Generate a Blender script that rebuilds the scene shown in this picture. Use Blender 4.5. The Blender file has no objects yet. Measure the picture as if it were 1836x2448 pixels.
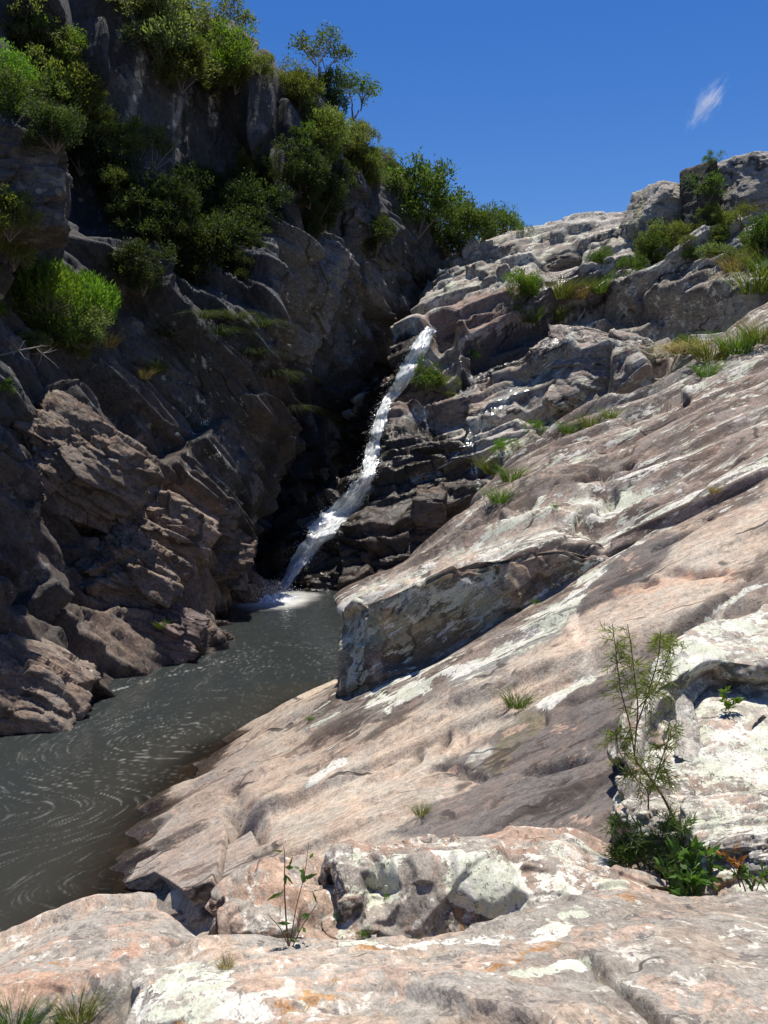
import bpy, math, random
import numpy as np
from mathutils import Vector, Matrix

C = bpy.context.scene.collection
SC = bpy.context.scene
rad = math.radians

# ------------------------------------------------------------------ camera, sky, sun, exposure
CAM = np.array([0.0, 0.0, 5.0])
FPX = 1224.0 / math.tan(rad(30.5))          # focal length in pixels of the 1836 x 2448 photograph
PITCH = math.atan((1020 - 1224) / FPX)      # horizon sits near row 1020
cam_data = bpy.data.cameras.new('camera')
cam_data.sensor_fit = 'VERTICAL'
cam_data.angle = rad(61.0)
cam_data.clip_start = 0.05
cam_data.clip_end = 20000
cam = bpy.data.objects.new('camera', cam_data)
cam.location = CAM
cam.rotation_euler = (math.pi / 2 + PITCH, 0, 0)
C.objects.link(cam)
SC.camera = cam

SUN_EL, SUN_AZ = rad(77.0), rad(13.0)        # azimuth from +Y, negative = to the left
sun_vec = Vector((math.sin(SUN_AZ) * math.cos(SUN_EL), math.cos(SUN_AZ) * math.cos(SUN_EL), math.sin(SUN_EL)))
world = bpy.data.worlds.new('World')
SC.world = world
world.use_nodes = True
wn, wl = world.node_tree.nodes, world.node_tree.links
wn.clear()
w_out = wn.new('ShaderNodeOutputWorld')
w_bg = wn.new('ShaderNodeBackground')
w_sky = wn.new('ShaderNodeTexSky')
w_sky.sky_type = 'NISHITA'
w_sky.sun_disc = False
w_sky.sun_elevation = SUN_EL
w_sky.sun_rotation = SUN_AZ
w_sky.altitude = 200
w_sky.air_density = 1.0
w_sky.dust_density = 0.3
w_sky.ozone_density = 4.0
w_bg.inputs['Strength'].default_value = 0.078
w_hsv = wn.new('ShaderNodeHueSaturation')
w_hsv.inputs['Hue'].default_value = 0.513
w_hsv.inputs['Saturation'].default_value = 1.34
w_hsv.inputs['Value'].default_value = 1.0
wl.new(w_sky.outputs[0], w_hsv.inputs['Color'])
wl.new(w_hsv.outputs[0], w_bg.inputs[0])
wl.new(w_bg.outputs[0], w_out.inputs[0])

sun_data = bpy.data.lights.new('sun', 'SUN')
sun_data.energy = 4.4
sun_data.angle = rad(0.53)
sun_data.color = (1.0, 0.95, 0.87)
sun = bpy.data.objects.new('sun', sun_data)
sun.rotation_euler = sun_vec.to_track_quat('Z', 'Y').to_euler()
sun.location = (0, 0, 60)
C.objects.link(sun)

SC.view_settings.view_transform = 'Standard'
SC.view_settings.look = 'None'
SC.view_settings.exposure = 0.55
SC.view_settings.gamma = 1.0
SC.view_settings.use_curve_mapping = False
SC.cycles.max_bounces = 6
SC.cycles.transparent_max_bounces = 12
SC.cycles.use_denoising = True

# ------------------------------------------------------------------ helpers: rays, noise, meshes
CP, SP = math.cos(PITCH), math.sin(PITCH)


def un(u, v, Y):
    """The point at distance Y ahead of the camera seen in column u, row v of the photograph."""
    rx = (np.asarray(u, float) - 918.0) / FPX
    rz = (1224.0 - np.asarray(v, float)) / FPX
    yy = CP - SP * rz
    zz = SP + CP * rz
    t = np.asarray(Y, float) / yy
    return np.stack(np.broadcast_arrays(CAM[0] + t * rx, CAM[1] + t * yy, CAM[2] + t * zz), -1)


def unz(u, v, z):
    """The point at height z seen in column u, row v."""
    rz = (1224.0 - v) / FPX
    yy = CP - SP * rz
    zz = SP + CP * rz
    return un(u, v, (z - CAM[2]) / zz * yy)


def pix(p):
    """Photograph column and row of world points (for placing marks that stay on the rock)."""
    d = p - CAM
    yc = d[..., 1] * CP + d[..., 2] * SP
    zc = -d[..., 1] * SP + d[..., 2] * CP
    yc = np.maximum(yc, 0.05)
    return 918.0 + FPX * d[..., 0] / yc, 1224.0 - FPX * zc / yc


def _hash(x, y, z, s):
    h = (x.astype(np.uint32) * np.uint32(374761393) + y.astype(np.uint32) * np.uint32(668265263)
         + z.astype(np.uint32) * np.uint32(2147483647) + np.uint32((s * 974634777 + 12345) & 0xffffffff))
    h = (h ^ (h >> np.uint32(13))) * np.uint32(1274126177)
    h = (h ^ (h >> np.uint32(16))) * np.uint32(2246822519)
    return h ^ (h >> np.uint32(15))


def _u01(h):
    return (h & np.uint32(0xffffff)).astype(np.float32) / np.float32(16777216.0)


def perlin(p, seed=0):
    p = np.asarray(p, np.float32)
    i = np.floor(p).astype(np.int32)
    f = p - i
    w = f * f * f * (f * (f * 6 - 15) + 10)
    out = np.zeros(p.shape[:-1], np.float32)
    for dx in (0, 1):
        for dy in (0, 1):
            for dz in (0, 1):
                h = _hash(i[..., 0] + dx, i[..., 1] + dy, i[..., 2] + dz, seed)
                g0 = (h & np.uint32(1023)).astype(np.float32) / 511.5 - 1
                g1 = ((h >> np.uint32(10)) & np.uint32(1023)).astype(np.float32) / 511.5 - 1
                g2 = ((h >> np.uint32(20)) & np.uint32(1023)).astype(np.float32) / 511.5 - 1
                d = g0 * (f[..., 0] - dx) + g1 * (f[..., 1] - dy) + g2 * (f[..., 2] - dz)
                ww = ((w[..., 0] if dx else 1 - w[..., 0]) * (w[..., 1] if dy else 1 - w[..., 1])
                      * (w[..., 2] if dz else 1 - w[..., 2]))
                out += d * ww
    return out


def fbm(p, octaves=5, seed=0, gain=0.5, lac=2.03, ridged=False):
    p = np.asarray(p, np.float32)
    a, s, o = 1.0, 0.0, 0
    for k in range(octaves):
        n = perlin(p * np.float32(lac ** k), seed + k * 7)
        o = o + a * ((1 - 2 * np.abs(n)) if ridged else n)
        s += a
        a *= gain
    return o / s


def voro(p, seed=0, jitter=0.9):
    """The two nearest cells of a jittered lattice: F1, F2, and for each its offset and four random numbers."""
    p = np.asarray(p, np.float32)
    i = np.floor(p).astype(np.int32)
    sh = p.shape[:-1]
    F1 = np.full(sh, 1e9, np.float32); F2 = F1.copy()
    o1 = np.zeros(p.shape, np.float32); o2 = o1.copy()
    c1 = np.zeros(sh, np.uint32); c2 = c1.copy()
    for dx in (-1, 0, 1):
        for dy in (-1, 0, 1):
            for dz in (-1, 0, 1):
                h = _hash(i[..., 0] + dx, i[..., 1] + dy, i[..., 2] + dz, seed)
                c = np.stack([(h & np.uint32(1023)), (h >> np.uint32(10)) & np.uint32(1023), (h >> np.uint32(20)) & np.uint32(1023)], -1)
                c = 0.5 + (c.astype(np.float32) / 1023.0 - 0.5) * jitter
                d = p - (i + np.array([dx, dy, dz], np.float32) + c)
                r = np.sqrt((d * d).sum(-1))
                m = r < F1
                m2 = (~m) & (r < F2)
                c2 = np.where(m, c1, np.where(m2, h, c2))
                o2 = np.where(m[..., None], o1, np.where(m2[..., None], d, o2))
                F2 = np.where(m, F1, np.where(m2, r, F2))
                F1 = np.where(m, r, F1)
                o1 = np.where(m[..., None], d, o1)
                c1 = np.where(m, h, c1)
    rr = lambda k: np.stack([_u01(_hash(k, k, k, j)) for j in (1, 2, 3, 4)], -1)
    return F1, F2, o1, rr(c1), o2, rr(c2)


def sstep(a, b, x):
    t = np.clip((x - a) / (b - a), 0, 1)
    return t * t * (3 - 2 * t)


def basis(n, a):
    """Rows: a (made square to n), n x a, n."""
    n = np.array(n, float); n /= np.linalg.norm(n)
    a = np.array(a, float); a -= n * a.dot(n); a /= np.linalg.norm(a)
    return np.array([a, np.cross(n, a), n])


def catmull(ctrl, n, axis):
    """Resample the control grid along an axis with a Catmull-Rom curve."""
    ctrl = np.moveaxis(np.asarray(ctrl, float), axis, 0)
    m = ctrl.shape[0]
    t = np.linspace(0, m - 1, n)
    i = np.minimum(t.astype(int), m - 2)
    f = (t - i).reshape((-1,) + (1,) * (ctrl.ndim - 1))
    ext = np.concatenate([[2 * ctrl[0] - ctrl[1]], ctrl, [2 * ctrl[-1] - ctrl[-2]]])
    p0, p1, p2, p3 = ext[i], ext[i + 1], ext[i + 2], ext[i + 3]
    k = 0.36
    m1, m2 = k * (p2 - p0), k * (p3 - p1)
    o = (2 * f ** 3 - 3 * f ** 2 + 1) * p1 + (f ** 3 - 2 * f ** 2 + f) * m1 + (-2 * f ** 3 + 3 * f ** 2) * p2 + (f ** 3 - f ** 2) * m2
    return np.moveaxis(o, 0, axis)


def surf(rows, nr, nc):
    """A dense surface through rows of (column, row, distance) control points."""
    g = np.array([[un(*p) for p in r] for r in rows])
    return catmull(catmull(g, nr, 0), nc, 1)


def normals(P, face=None):
    du = np.gradient(P, axis=1); dv = np.gradient(P, axis=0)
    n = np.cross(du, dv)
    n /= np.linalg.norm(n, axis=-1, keepdims=True) + 1e-9
    ref = (CAM - P) if face is None else np.broadcast_to(np.array(face, float), P.shape)
    if (n * ref).sum(-1).mean() < 0:
        n = -n
    return n


def rocky(p, R, levels, fb=(0.0, 1.0), warp=0.25, seed=0, bw=0.022):
    """Displacement of broken, layered rock: tilted facets per joint block, open joints, rough breaks."""
    q = (p @ R.T).astype(np.float32)
    w = np.stack([perlin(q * 0.55, seed + 91), perlin(q * 0.55 + 31.7, seed + 92), perlin(q * 0.55 + 77.1, seed + 93)], -1)
    q = q + warp * w * 2.2
    d = np.zeros(p.shape[:-1], np.float32)
    for k, (sx, sy, sz, amp, tilt, crack, cw) in enumerate(levels):
        F1, F2, o1, r1, o2, r2 = voro(q / np.array([sx, sy, sz], np.float32), seed + 13 * k)
        f = lambda o, r: (r[..., 0] - 0.5) * 1.3 + tilt * (o * (r[..., 1:4] - 0.5)).sum(-1) * 2.4
        a, b = f(o1, r1), f(o2, r2)
        g = F2 - F1
        t = 0.5 + 0.5 * sstep(0.0, bw, g)
        d += amp * (a * t + b * (1 - t))
        if crack:
            open_ = sstep(0.35, 0.7, _u01((r1[..., 1] * 1e6 + r2[..., 1] * 1e6).astype(np.uint32) * np.uint32(2654435761)))
            d -= crack * open_ * (1 - sstep(0.0, cw, g)) ** 1.5
    if fb[0]:
        d += fb[0] * fbm(q * fb[1], 5, seed + 50)
    return d


def relax(P, n=1, k=0.5):
    """Even out single stretched cells of a surface grid."""
    for _ in range(n):
        Q = P.copy()
        Q[1:-1, 1:-1] = (P[:-2, 1:-1] + P[2:, 1:-1] + P[1:-1, :-2] + P[1:-1, 2:]) * 0.25
        P = P + (Q - P) * k
    return P


def ledges(P, direc, spacing, amp, seed, warp=0.5, wk=0.3, cover=0.5, edge=0.05):
    """Overlapping beds: each steps up sharply along direc, then tapers away; uneven, broken off here and there."""
    direc = np.array(direc, float); direc /= np.linalg.norm(direc)
    ph = (P @ direc) / spacing + warp * fbm(P * wk / 1.0, 4, seed, 0.55) * 2.2
    k = np.floor(ph); f = ph - k
    kk = k.astype(np.int64).astype(np.uint32)
    r1 = _u01(_hash(kk, kk, kk, seed + 1)); kp = (k - 1).astype(np.int64).astype(np.uint32)
    r0 = _u01(_hash(kp, kp, kp, seed + 1))
    m = sstep(0.5 - cover - 0.12, 0.5 - cover + 0.12, 0.5 + 0.9 * fbm(P * (0.45 / spacing ** 0.5) + 7.7 * k[..., None], 3, seed + 3))
    rise = sstep(0.0, edge, f)
    return amp * (0.35 + r1) * m * rise * (1 - f) ** 1.1


def polydist(u, v, pts):
    best = np.full(np.shape(u), 1e9)
    along = np.zeros(np.shape(u))
    L = 0.0
    for (x0, y0), (x1, y1) in zip(pts[:-1], pts[1:]):
        dx, dy = x1 - x0, y1 - y0
        l2 = dx * dx + dy * dy + 1e-9
        t = np.clip(((u - x0) * dx + (v - y0) * dy) / l2, 0, 1)
        d = np.hypot(u - x0 - t * dx, v - y0 - t * dy)
        m = d < best
        along = np.where(m, L + t, along)
        best = np.where(m, d, best)
        L += 1
    return best, along


def inside(u, v, poly):
    r = np.zeros(np.shape(u), bool)
    n = len(poly)
    for i in range(n):
        x0, y0 = poly[i]; x1, y1 = poly[(i + 1) % n]
        if y0 == y1:
            continue
        c = ((y0 > v) != (y1 > v)) & (u < (x1 - x0) * (v - y0) / (y1 - y0) + x0)
        r ^= c
    return r


def blob(u, v, poly, soft):
    """1 inside the outline, falling to 0 over soft pixels outside it."""
    ins = inside(u, v, poly)
    d, _ = polydist(u, v, list(poly) + [poly[0]])
    sd = np.where(ins, d, -d)
    return sstep(-soft, soft, sd)


def link(name, mesh, mat=None, parent=None):
    o = bpy.data.objects.new(name, mesh)
    C.objects.link(o)
    if mat is not None and not mesh.materials:
        mesh.materials.append(mat)
    if parent is not None:
        o.parent = parent
    return o


def tag(o, label=None, cat=None, group=None, kind=None):
    if label: o['label'] = label
    if cat: o['category'] = cat
    if group: o['group'] = group
    if kind: o['kind'] = kind
    return o


def empty(name, loc, rz=0.0):
    o = bpy.data.objects.new(name, None)
    o.location = loc
    o.rotation_euler = (0, 0, rz)
    o.empty_display_size = 0.2
    C.objects.link(o)
    return o


def raw_mesh(name, V, loops, sizes, attrs=None, smooth=False):
    me = bpy.data.meshes.new(name)
    V = np.ascontiguousarray(V, np.float32).reshape(-1, 3)
    loops = np.ascontiguousarray(loops, np.int32).ravel()
    me.vertices.add(len(V)); me.vertices.foreach_set('co', V.ravel())
    me.loops.add(len(loops)); me.loops.foreach_set('vertex_index', loops)
    if np.isscalar(sizes):
        sizes = np.full(len(loops) // sizes, sizes, np.int32)
    st = np.concatenate([[0], np.cumsum(sizes)[:-1]]).astype(np.int32)
    me.polygons.add(len(sizes)); me.polygons.foreach_set('loop_start', st)
    me.polygons.foreach_set('use_smooth', np.full(len(sizes), bool(smooth)))
    me.update(calc_edges=True)
    for k, a in (attrs or {}).items():
        a = np.asarray(a, np.float32)
        if a.ndim == 1:
            at = me.attributes.new(k, 'FLOAT', 'POINT'); at.data.foreach_set('value', a)
        elif a.shape[1] == 3:
            at = me.attributes.new(k, 'FLOAT_VECTOR', 'POINT'); at.data.foreach_set('vector', a.ravel())
        else:
            at = me.attributes.new(k, 'FLOAT_COLOR', 'POINT'); at.data.foreach_set('color', a.ravel())
    return me


def grid_mesh(name, P, attrs=None, smooth=True, flip=False, keep=None):
    nr, nc = P.shape[:2]
    i = np.arange(nr * nc).reshape(nr, nc)
    q = np.stack([i[:-1, :-1], i[:-1, 1:], i[1:, 1:], i[1:, :-1]], -1).reshape(-1, 4)
    if keep is not None:
        k = keep[:-1, :-1] & keep[:-1, 1:] & keep[1:, 1:] & keep[1:, :-1]
        q = q[k.ravel()]
    if flip:
        q = q[:, ::-1]
    at = {k: np.asarray(a).reshape((nr * nc,) + np.asarray(a).shape[2:]) for k, a in (attrs or {}).items()}
    return raw_mesh(name, P.reshape(-1, 3), q, 4, at, smooth)


def mix3(a, b, m):
    return a + (np.asarray(b) - a) * m[..., None]


TAN = np.array([0.405, 0.335, 0.265]); PINK = np.array([0.345, 0.275, 0.215]); BROWN = np.array([0.180, 0.147, 0.122])
DARK = np.array([0.108, 0.092, 0.083]); GREY = np.array([0.21, 0.20, 0.18]); LGREY = np.array([0.29, 0.27, 0.24]); WET = np.array([0.10, 0.085, 0.07])
COOL = np.array([0.062, 0.061, 0.063])  # cliff base, darkened further to deepen its shade


class Paint:
    """Macro colour and growth masks of a rock surface, as point attributes."""
    def __init__(s, P, base, R, lich=0.0, wet=0.0, moss=0.0):
        s.P = P; s.u, s.v = pix(P); sh = P.shape[:-1]
        s.tint = np.broadcast_to(base, sh + (3,)).astype(float).copy()
        s.lich = np.full(sh, float(lich)); s.wet = np.full(sh, float(wet)); s.moss = np.full(sh, float(moss)); s.film = np.full(sh, 0.6)
        s.R = R
        n1 = fbm(P.astype(np.float32) * 1.3, 7, 301, 0.62); n2 = fbm(P.astype(np.float32) * 1.3 + 50, 7, 302, 0.62)
        dist = np.maximum(P[..., 1], 1.0)
        s.ju, s.jv = n1 * 0.55 * FPX / dist, n2 * 0.55 * FPX / dist

    def region(s, poly, col=None, amt=1.0, soft=20, lich=None, wet=None, moss=None, jit=1.0, film=None):
        m = blob(s.u + s.ju * jit, s.v + s.jv * jit, poly, soft * 0.35) * amt
        if film is not None: s.film += (film - s.film) * m
        s._put(m, col, lich, wet, moss)
        return m

    def stroke(s, pts, width, col=None, amt=1.0, lich=None, wet=None, moss=None, jit=1.0, film=None):
        d, _ = polydist(s.u + s.ju * jit, s.v + s.jv * jit, pts)
        m = (1 - sstep(width * 0.72, width * 0.95, d)) * amt
        if film is not None: s.film += (film - s.film) * m
        s._put(m, col, lich, wet, moss)
        return m

    def _put(s, m, col, lich, wet, moss):
        if col is not None: s.tint = mix3(s.tint, col, m)
        if lich is not None: s.lich += (lich - s.lich) * m
        if wet is not None: s.wet += (wet - s.wet) * m
        if moss is not None: s.moss += (moss - s.moss) * m

    def attrs(s):
        sh = s.P.shape[:-1]
        one = np.ones(sh + (1,))
        return {'tint': np.concatenate([np.clip(s.tint, 0, 1), one], -1),
                'msk': np.stack([s.lich, s.wet, s.moss, s.film], -1),
                'sc': s.P @ s.R.T}


# ------------------------------------------------------------------ materials
def nodes_of(name):
    m = bpy.data.materials.new(name)
    m.use_nodes = True
    nt = m.node_tree
    nt.nodes.clear()
    out = nt.nodes.new('ShaderNodeOutputMaterial')
    return m, nt, out


class NT:
    """Small wrapper so node graphs read as expressions."""
    def __init__(s, nt): s.nt = nt

    def n(s, t, ins=None, **kw):
        nd = s.nt.nodes.new(t)
        for k, v in kw.items(): setattr(nd, k, v)
        for k, v in (ins or {}).items():
            if isinstance(v, bpy.types.NodeSocket): s.nt.links.new(v, nd.inputs[k])
            else: nd.inputs[k].default_value = v
        return nd

    def math(s, op, a, b=None, clamp=False):
        nd = s.n('ShaderNodeMath', operation=op, use_clamp=clamp)
        for i, v in enumerate((a, b)):
            if v is None: continue
            if isinstance(v, bpy.types.NodeSocket): s.nt.links.new(v, nd.inputs[i])
            else: nd.inputs[i].default_value = v
        return nd.outputs[0]

    def ramp(s, x, a, b, lo=0.0, hi=1.0):
        nd = s.n('ShaderNodeMapRange', interpolation_type='SMOOTHSTEP')
        for k, v in ((0, x), (1, a), (2, b), (3, lo), (4, hi)):
            if isinstance(v, bpy.types.NodeSocket): s.nt.links.new(v, nd.inputs[k])
            else: nd.inputs[k].default_value = v
        return nd.outputs[0]

    def noise(s, vec, scale, detail=6.0, rough=0.6, dist=0.0):
        return s.n('ShaderNodeTexNoise', {'Vector': vec, 'Scale': scale, 'Detail': detail, 'Roughness': rough, 'Distortion': dist}).outputs['Fac']

    def mix(s, f, a, b, mode='MIX'):
        nd = s.n('ShaderNodeMix', data_type='RGBA', blend_type=mode)
        for i, v in ((0, f), (6, a), (7, b)):
            if isinstance(v, bpy.types.NodeSocket): s.nt.links.new(v, nd.inputs[i])
            else: nd.inputs[i].default_value = v if i == 0 or len(v) == 4 else (*v, 1.0)
        return nd.outputs[2]

    def scale(s, vec, sc):
        nd = s.n('ShaderNodeVectorMath', operation='MULTIPLY')
        s.nt.links.new(vec, nd.inputs[0]); nd.inputs[1].default_value = sc
        return nd.outputs[0]


def rock_material(name, streak=(0.5, 2.2, 3.0), fine=14.0, lichen_scale=3.2, bump=0.6, bump_dist=0.05, film=0.6, patch=(),
                  white=(0.68, 0.65, 0.57), pale=(0.55, 0.56, 0.44), spots=0.0, grain=60.0, cb=0.3, ab=0.45, sb=0.5, joint=(0.25, 0.9, 0.9, 0.8, 0.02), lst=0.6):
    m, nt, out = nodes_of(name)
    g = NT(nt)
    tint = g.n('ShaderNodeAttribute', attribute_name='tint').outputs['Color']
    mska = g.n('ShaderNodeAttribute', attribute_name='msk')
    msk = g.n('ShaderNodeSeparateColor', {0: mska.outputs['Color']}).outputs
    flm = mska.outputs['Alpha']
    sc = g.n('ShaderNodeAttribute', attribute_name='sc').outputs['Vector']
    lich, wet, moss = msk[0], msk[1], msk[2]
    nA = g.noise(g.scale(sc, streak), 1.0, 10, 0.66)
    nS = g.noise(g.scale(sc, tuple(x * 6 for x in streak)), 1.0, 5, 0.65)
    nB = g.noise(sc, 0.7, 4, 0.6)
    nC = g.noise(sc, fine, 7, 0.72)
    nG = g.noise(sc, grain, 4, 0.7)
    # mineral mottling: broad, streaky, fine and grain
    mot = g.math('ADD', g.ramp(nB, 0.3, 0.7, -0.12, 0.12), g.ramp(nS, 0.3, 0.7, -0.22, 0.22))
    mot = g.math('ADD', mot, g.ramp(nC, 0.3, 0.7, -0.26, 0.26))
    mot = g.math('ADD', mot, g.ramp(nG, 0.32, 0.68, -0.26, 0.26))
    mot = g.math('MAXIMUM', g.math('ADD', mot, 1.0), 0.15)
    cc = g.n('ShaderNodeCombineColor', {0: mot, 1: mot, 2: mot}).outputs[0]
    col = g.mix(1.0, tint, cc, 'MULTIPLY')
    col = g.mix(1.0, col, g.mix(g.ramp(g.noise(sc, 1.9, 6, 0.7), 0.42, 0.58), (1.05, 0.985, 0.93), (0.95, 0.99, 1.0)), 'MULTIPLY')
    # crusts and bare patches with ragged but sharp edges
    for k, (sc_k, thr, colr, amt) in enumerate(patch):
        n = g.n('ShaderNodeTexNoise', {'Vector': g.n('ShaderNodeVectorMath', {0: sc, 1: (17.3 * k + 3, 5.1 * k, 9.7 * k)}, operation='ADD').outputs[0],
                                       'Scale': sc_k, 'Detail': 9.0, 'Roughness': 0.68, 'Distortion': 0.25}).outputs['Fac']
        f = g.ramp(n, thr, thr + 0.018, 0.0, amt)
        col = g.mix(f, col, g.mix(1.0, (*colr, 1), cc, 'MULTIPLY'))
    # dark weathering film in streaks
    fl = g.math('ADD', g.math('MULTIPLY', nA, 0.7), g.math('MULTIPLY', nS, 0.3))
    fo = g.math('SUBTRACT', 0.635, g.math('MULTIPLY', flm, 0.15))
    fm = g.math('MULTIPLY', g.ramp(g.math('SUBTRACT', fl, fo), 0.0, 0.022), film)
    col = g.mix(fm, col, g.mix(1.0, col, (0.36, 0.33, 0.325), 'MULTIPLY'))
    sp = g.math('MAXIMUM', g.ramp(nC, 0.645, 0.675, 0.0, 0.75), g.ramp(nG, 0.625, 0.66, 0.0, 0.6))
    col = g.mix(sp, col, g.mix(1.0, col, (0.33, 0.30, 0.29), 'MULTIPLY'))
    # hairline joints, broken off irregularly
    jw = g.n('ShaderNodeTexNoise', {'Vector': sc, 'Scale': joint[3], 'Detail': 4.0}).outputs['Color']
    jv = g.n('ShaderNodeVectorMath', {0: g.scale(sc, joint[:3]), 1: jw}, operation='ADD').outputs[0]
    jd = g.n('ShaderNodeTexVoronoi', {'Vector': jv, 'Scale': 1.0}, feature='DISTANCE_TO_EDGE').outputs['Distance']
    jm = g.math('MULTIPLY', g.ramp(jd, joint[4] * 0.4, joint[4], 1.0, 0.0), g.ramp(g.noise(sc, joint[3] * 1.3, 3), 0.50, 0.58))
    col = g.mix(g.math('MULTIPLY', jm, 0.8), col, (0.045, 0.037, 0.032))
    # pale lichen: crusts and flecks, broken by dark gaps
    nL = g.noise(g.scale(sc, (lst, 1, 1)), lichen_scale, 10, 0.74)
    nF = g.noise(g.scale(sc, (lst * 0.7, 1, 1)), lichen_scale * 4.0, 7, 0.74)
    lf = g.math('ADD', g.math('MULTIPLY', nL, 0.6), g.math('MULTIPLY', nF, 0.4))
    thr = g.math('SUBTRACT', 0.70, g.math('MULTIPLY', lich, 0.32))
    lm = g.ramp(g.math('SUBTRACT', lf, thr), 0.0, 0.014)
    lm = g.math('MULTIPLY', lm, g.ramp(lich, 0.01, 0.06))
    gap = g.ramp(g.math('ADD', g.math('MULTIPLY', nC, 0.4), g.math('ADD', g.math('MULTIPLY', nG, 0.3), g.math('MULTIPLY', nS, 0.3))), 0.43, 0.455)
    lm = g.math('MULTIPLY', lm, g.math('ADD', 0.12, g.math('MULTIPLY', gap, 0.88)))
    lcol = g.mix(g.ramp(g.noise(sc, lichen_scale * 0.7, 6, 0.7), 0.46, 0.54), (*white, 1), (*pale, 1))
    lcol = g.mix(1.0, lcol, g.mix(g.ramp(nG, 0.3, 0.7), (0.72, 0.72, 0.70), (1.10, 1.10, 1.10)), 'MULTIPLY')
    col = g.mix(g.math('MULTIPLY', lm, 0.95), col, lcol)
    if spots:
        vo = g.n('ShaderNodeTexVoronoi', {'Vector': sc, 'Scale': 3.0, 'Randomness': 1.0}, feature='F1')
        rs = g.math('MULTIPLY', g.n('ShaderNodeSeparateColor', {0: vo.outputs['Color']}).outputs[0], 0.30)
        sm = g.math('LESS_THAN', g.math('ADD', vo.outputs['Distance'], g.math('MULTIPLY', nC, 0.10)), rs)
        sm = g.math('MULTIPLY', sm, g.ramp(g.math('ADD', nB, g.math('MULTIPLY', lich, 0.5)), 0.55, 0.75, 0.0, spots))
        col = g.mix(sm, col, (0.30, 0.33, 0.27))
    mm = g.math('MULTIPLY', g.ramp(nC, 0.42, 0.5), moss)
    col = g.mix(mm, col, (0.045, 0.062, 0.018))
    wm = g.ramp(g.math('ADD', wet, g.ramp(nA, 0.3, 0.7, -0.35, 0.35)), 0.3, 0.55)
    col = g.mix(wm, col, g.mix(1.0, col, (0.40, 0.38, 0.37), 'MULTIPLY'))
    rough = g.math('ADD', g.math('MULTIPLY', wm, -0.66), g.ramp(nC, 0.3, 0.7, 0.80, 0.95))
    hgt = g.math('ADD', g.math('MULTIPLY', nA, ab), g.math('ADD', g.math('MULTIPLY', nC, cb), g.math('MULTIPLY', nS, sb)))
    hgt = g.math('ADD', hgt, g.math('MULTIPLY', lm, 0.07))
    hgt = g.math('ADD', hgt, g.math('MULTIPLY', nG, 0.16))
    hgt = g.math('SUBTRACT', g.math('SUBTRACT', hgt, g.math('MULTIPLY', fm, 0.08)), g.math('MULTIPLY', jm, 0.35))
    bp = g.n('ShaderNodeBump', {'Strength': bump, 'Distance': bump_dist, 'Height': hgt})
    b = g.n('ShaderNodeBsdfPrincipled', {'Base Color': col, 'Roughness': rough, 'Normal': bp.outputs[0], 'Specular IOR Level': 0.35})
    nt.links.new(b.outputs[0], out.inputs[0])
    return m


M = {}
M['slab'] = rock_material('slab_rock', streak=(0.8, 2.3, 3.0), fine=16, lichen_scale=2.8, bump=0.6, bump_dist=0.06, film=0.85, cb=0.25, ab=0.30, sb=0.10, grain=46, lst=0.30,
                          patch=((1.4, 0.60, (0.20, 0.165, 0.14), 0.6), (2.2, 0.61, (0.44, 0.30, 0.22), 0.6)))
M['face'] = rock_material('face_rock', streak=(0.5, 1.4, 2.6), fine=7, cb=0.14, joint=(0.25, 0.7, 0.7, 0.6, 0.03), lichen_scale=1.8, bump=0.8, bump_dist=0.13, film=0.75, grain=18,
                          patch=((0.8, 0.57, (0.30, 0.23, 0.19), 0.6), (1.3, 0.60, (0.13, 0.115, 0.10), 0.6)))
M['cliff'] = rock_material('cliff_rock', streak=(0.4, 1.3, 2.4), fine=6, cb=0.14, joint=(0.2, 0.6, 0.6, 0.5, 0.03), lichen_scale=1.6, bump=0.8, bump_dist=0.13, film=0.7, spots=0.8, grain=17,
                           patch=((0.7, 0.58, (0.19, 0.18, 0.17), 0.5),))
M['near'] = rock_material('near_rock', streak=(2.2, 3.4, 4.2), fine=24, lichen_scale=5.5, bump=0.55, bump_dist=0.022, film=0.40, cb=0.7, ab=0.18, sb=0.05, grain=100, joint=(0.9, 1.6, 1.8, 1.5, 0.012),
                          patch=((3.2, 0.50, (0.31, 0.28, 0.235), 0.9), (3.6, 0.56, (0.44, 0.315, 0.235), 0.7), (7.5, 0.60, (0.54, 0.49, 0.41), 0.9),
                                 (2.6, 0.63, (0.36, 0.185, 0.06), 0.8), (9.0, 0.59, (0.15, 0.13, 0.115), 0.85), (14.0, 0.61, (0.60, 0.57, 0.49), 0.9)))

# ------------------------------------------------------------------ right bank: one great slab that dips into the pool
R_SLAB = basis((-0.55, -0.06, 0.83), (0.86, -0.08, 0.5))     # first axis runs down the dip
_wl = np.array([unz(u, v, 0.0) for u, v in ((300, 2125), (345, 2010), (455, 1850), (525, 1785), (680, 1728), (745, 1672), (815, 1655))])
_wl = np.concatenate([[[_wl[0, 0] - 1.0, 4.0, 0]], _wl, [[0.35, 21.0, 0], [1.6, 28.0, 0]]])


def slab_x0(y):
    return np.interp(y, _wl[:, 1], _wl[:, 0])


def slab_k(y):
    return np.clip(0.5 + 0.0186 * (y - 9.0), 0.44, 0.85)


def slab_z(x, y):
    return slab_k(y) * (x - slab_x0(y))


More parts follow.
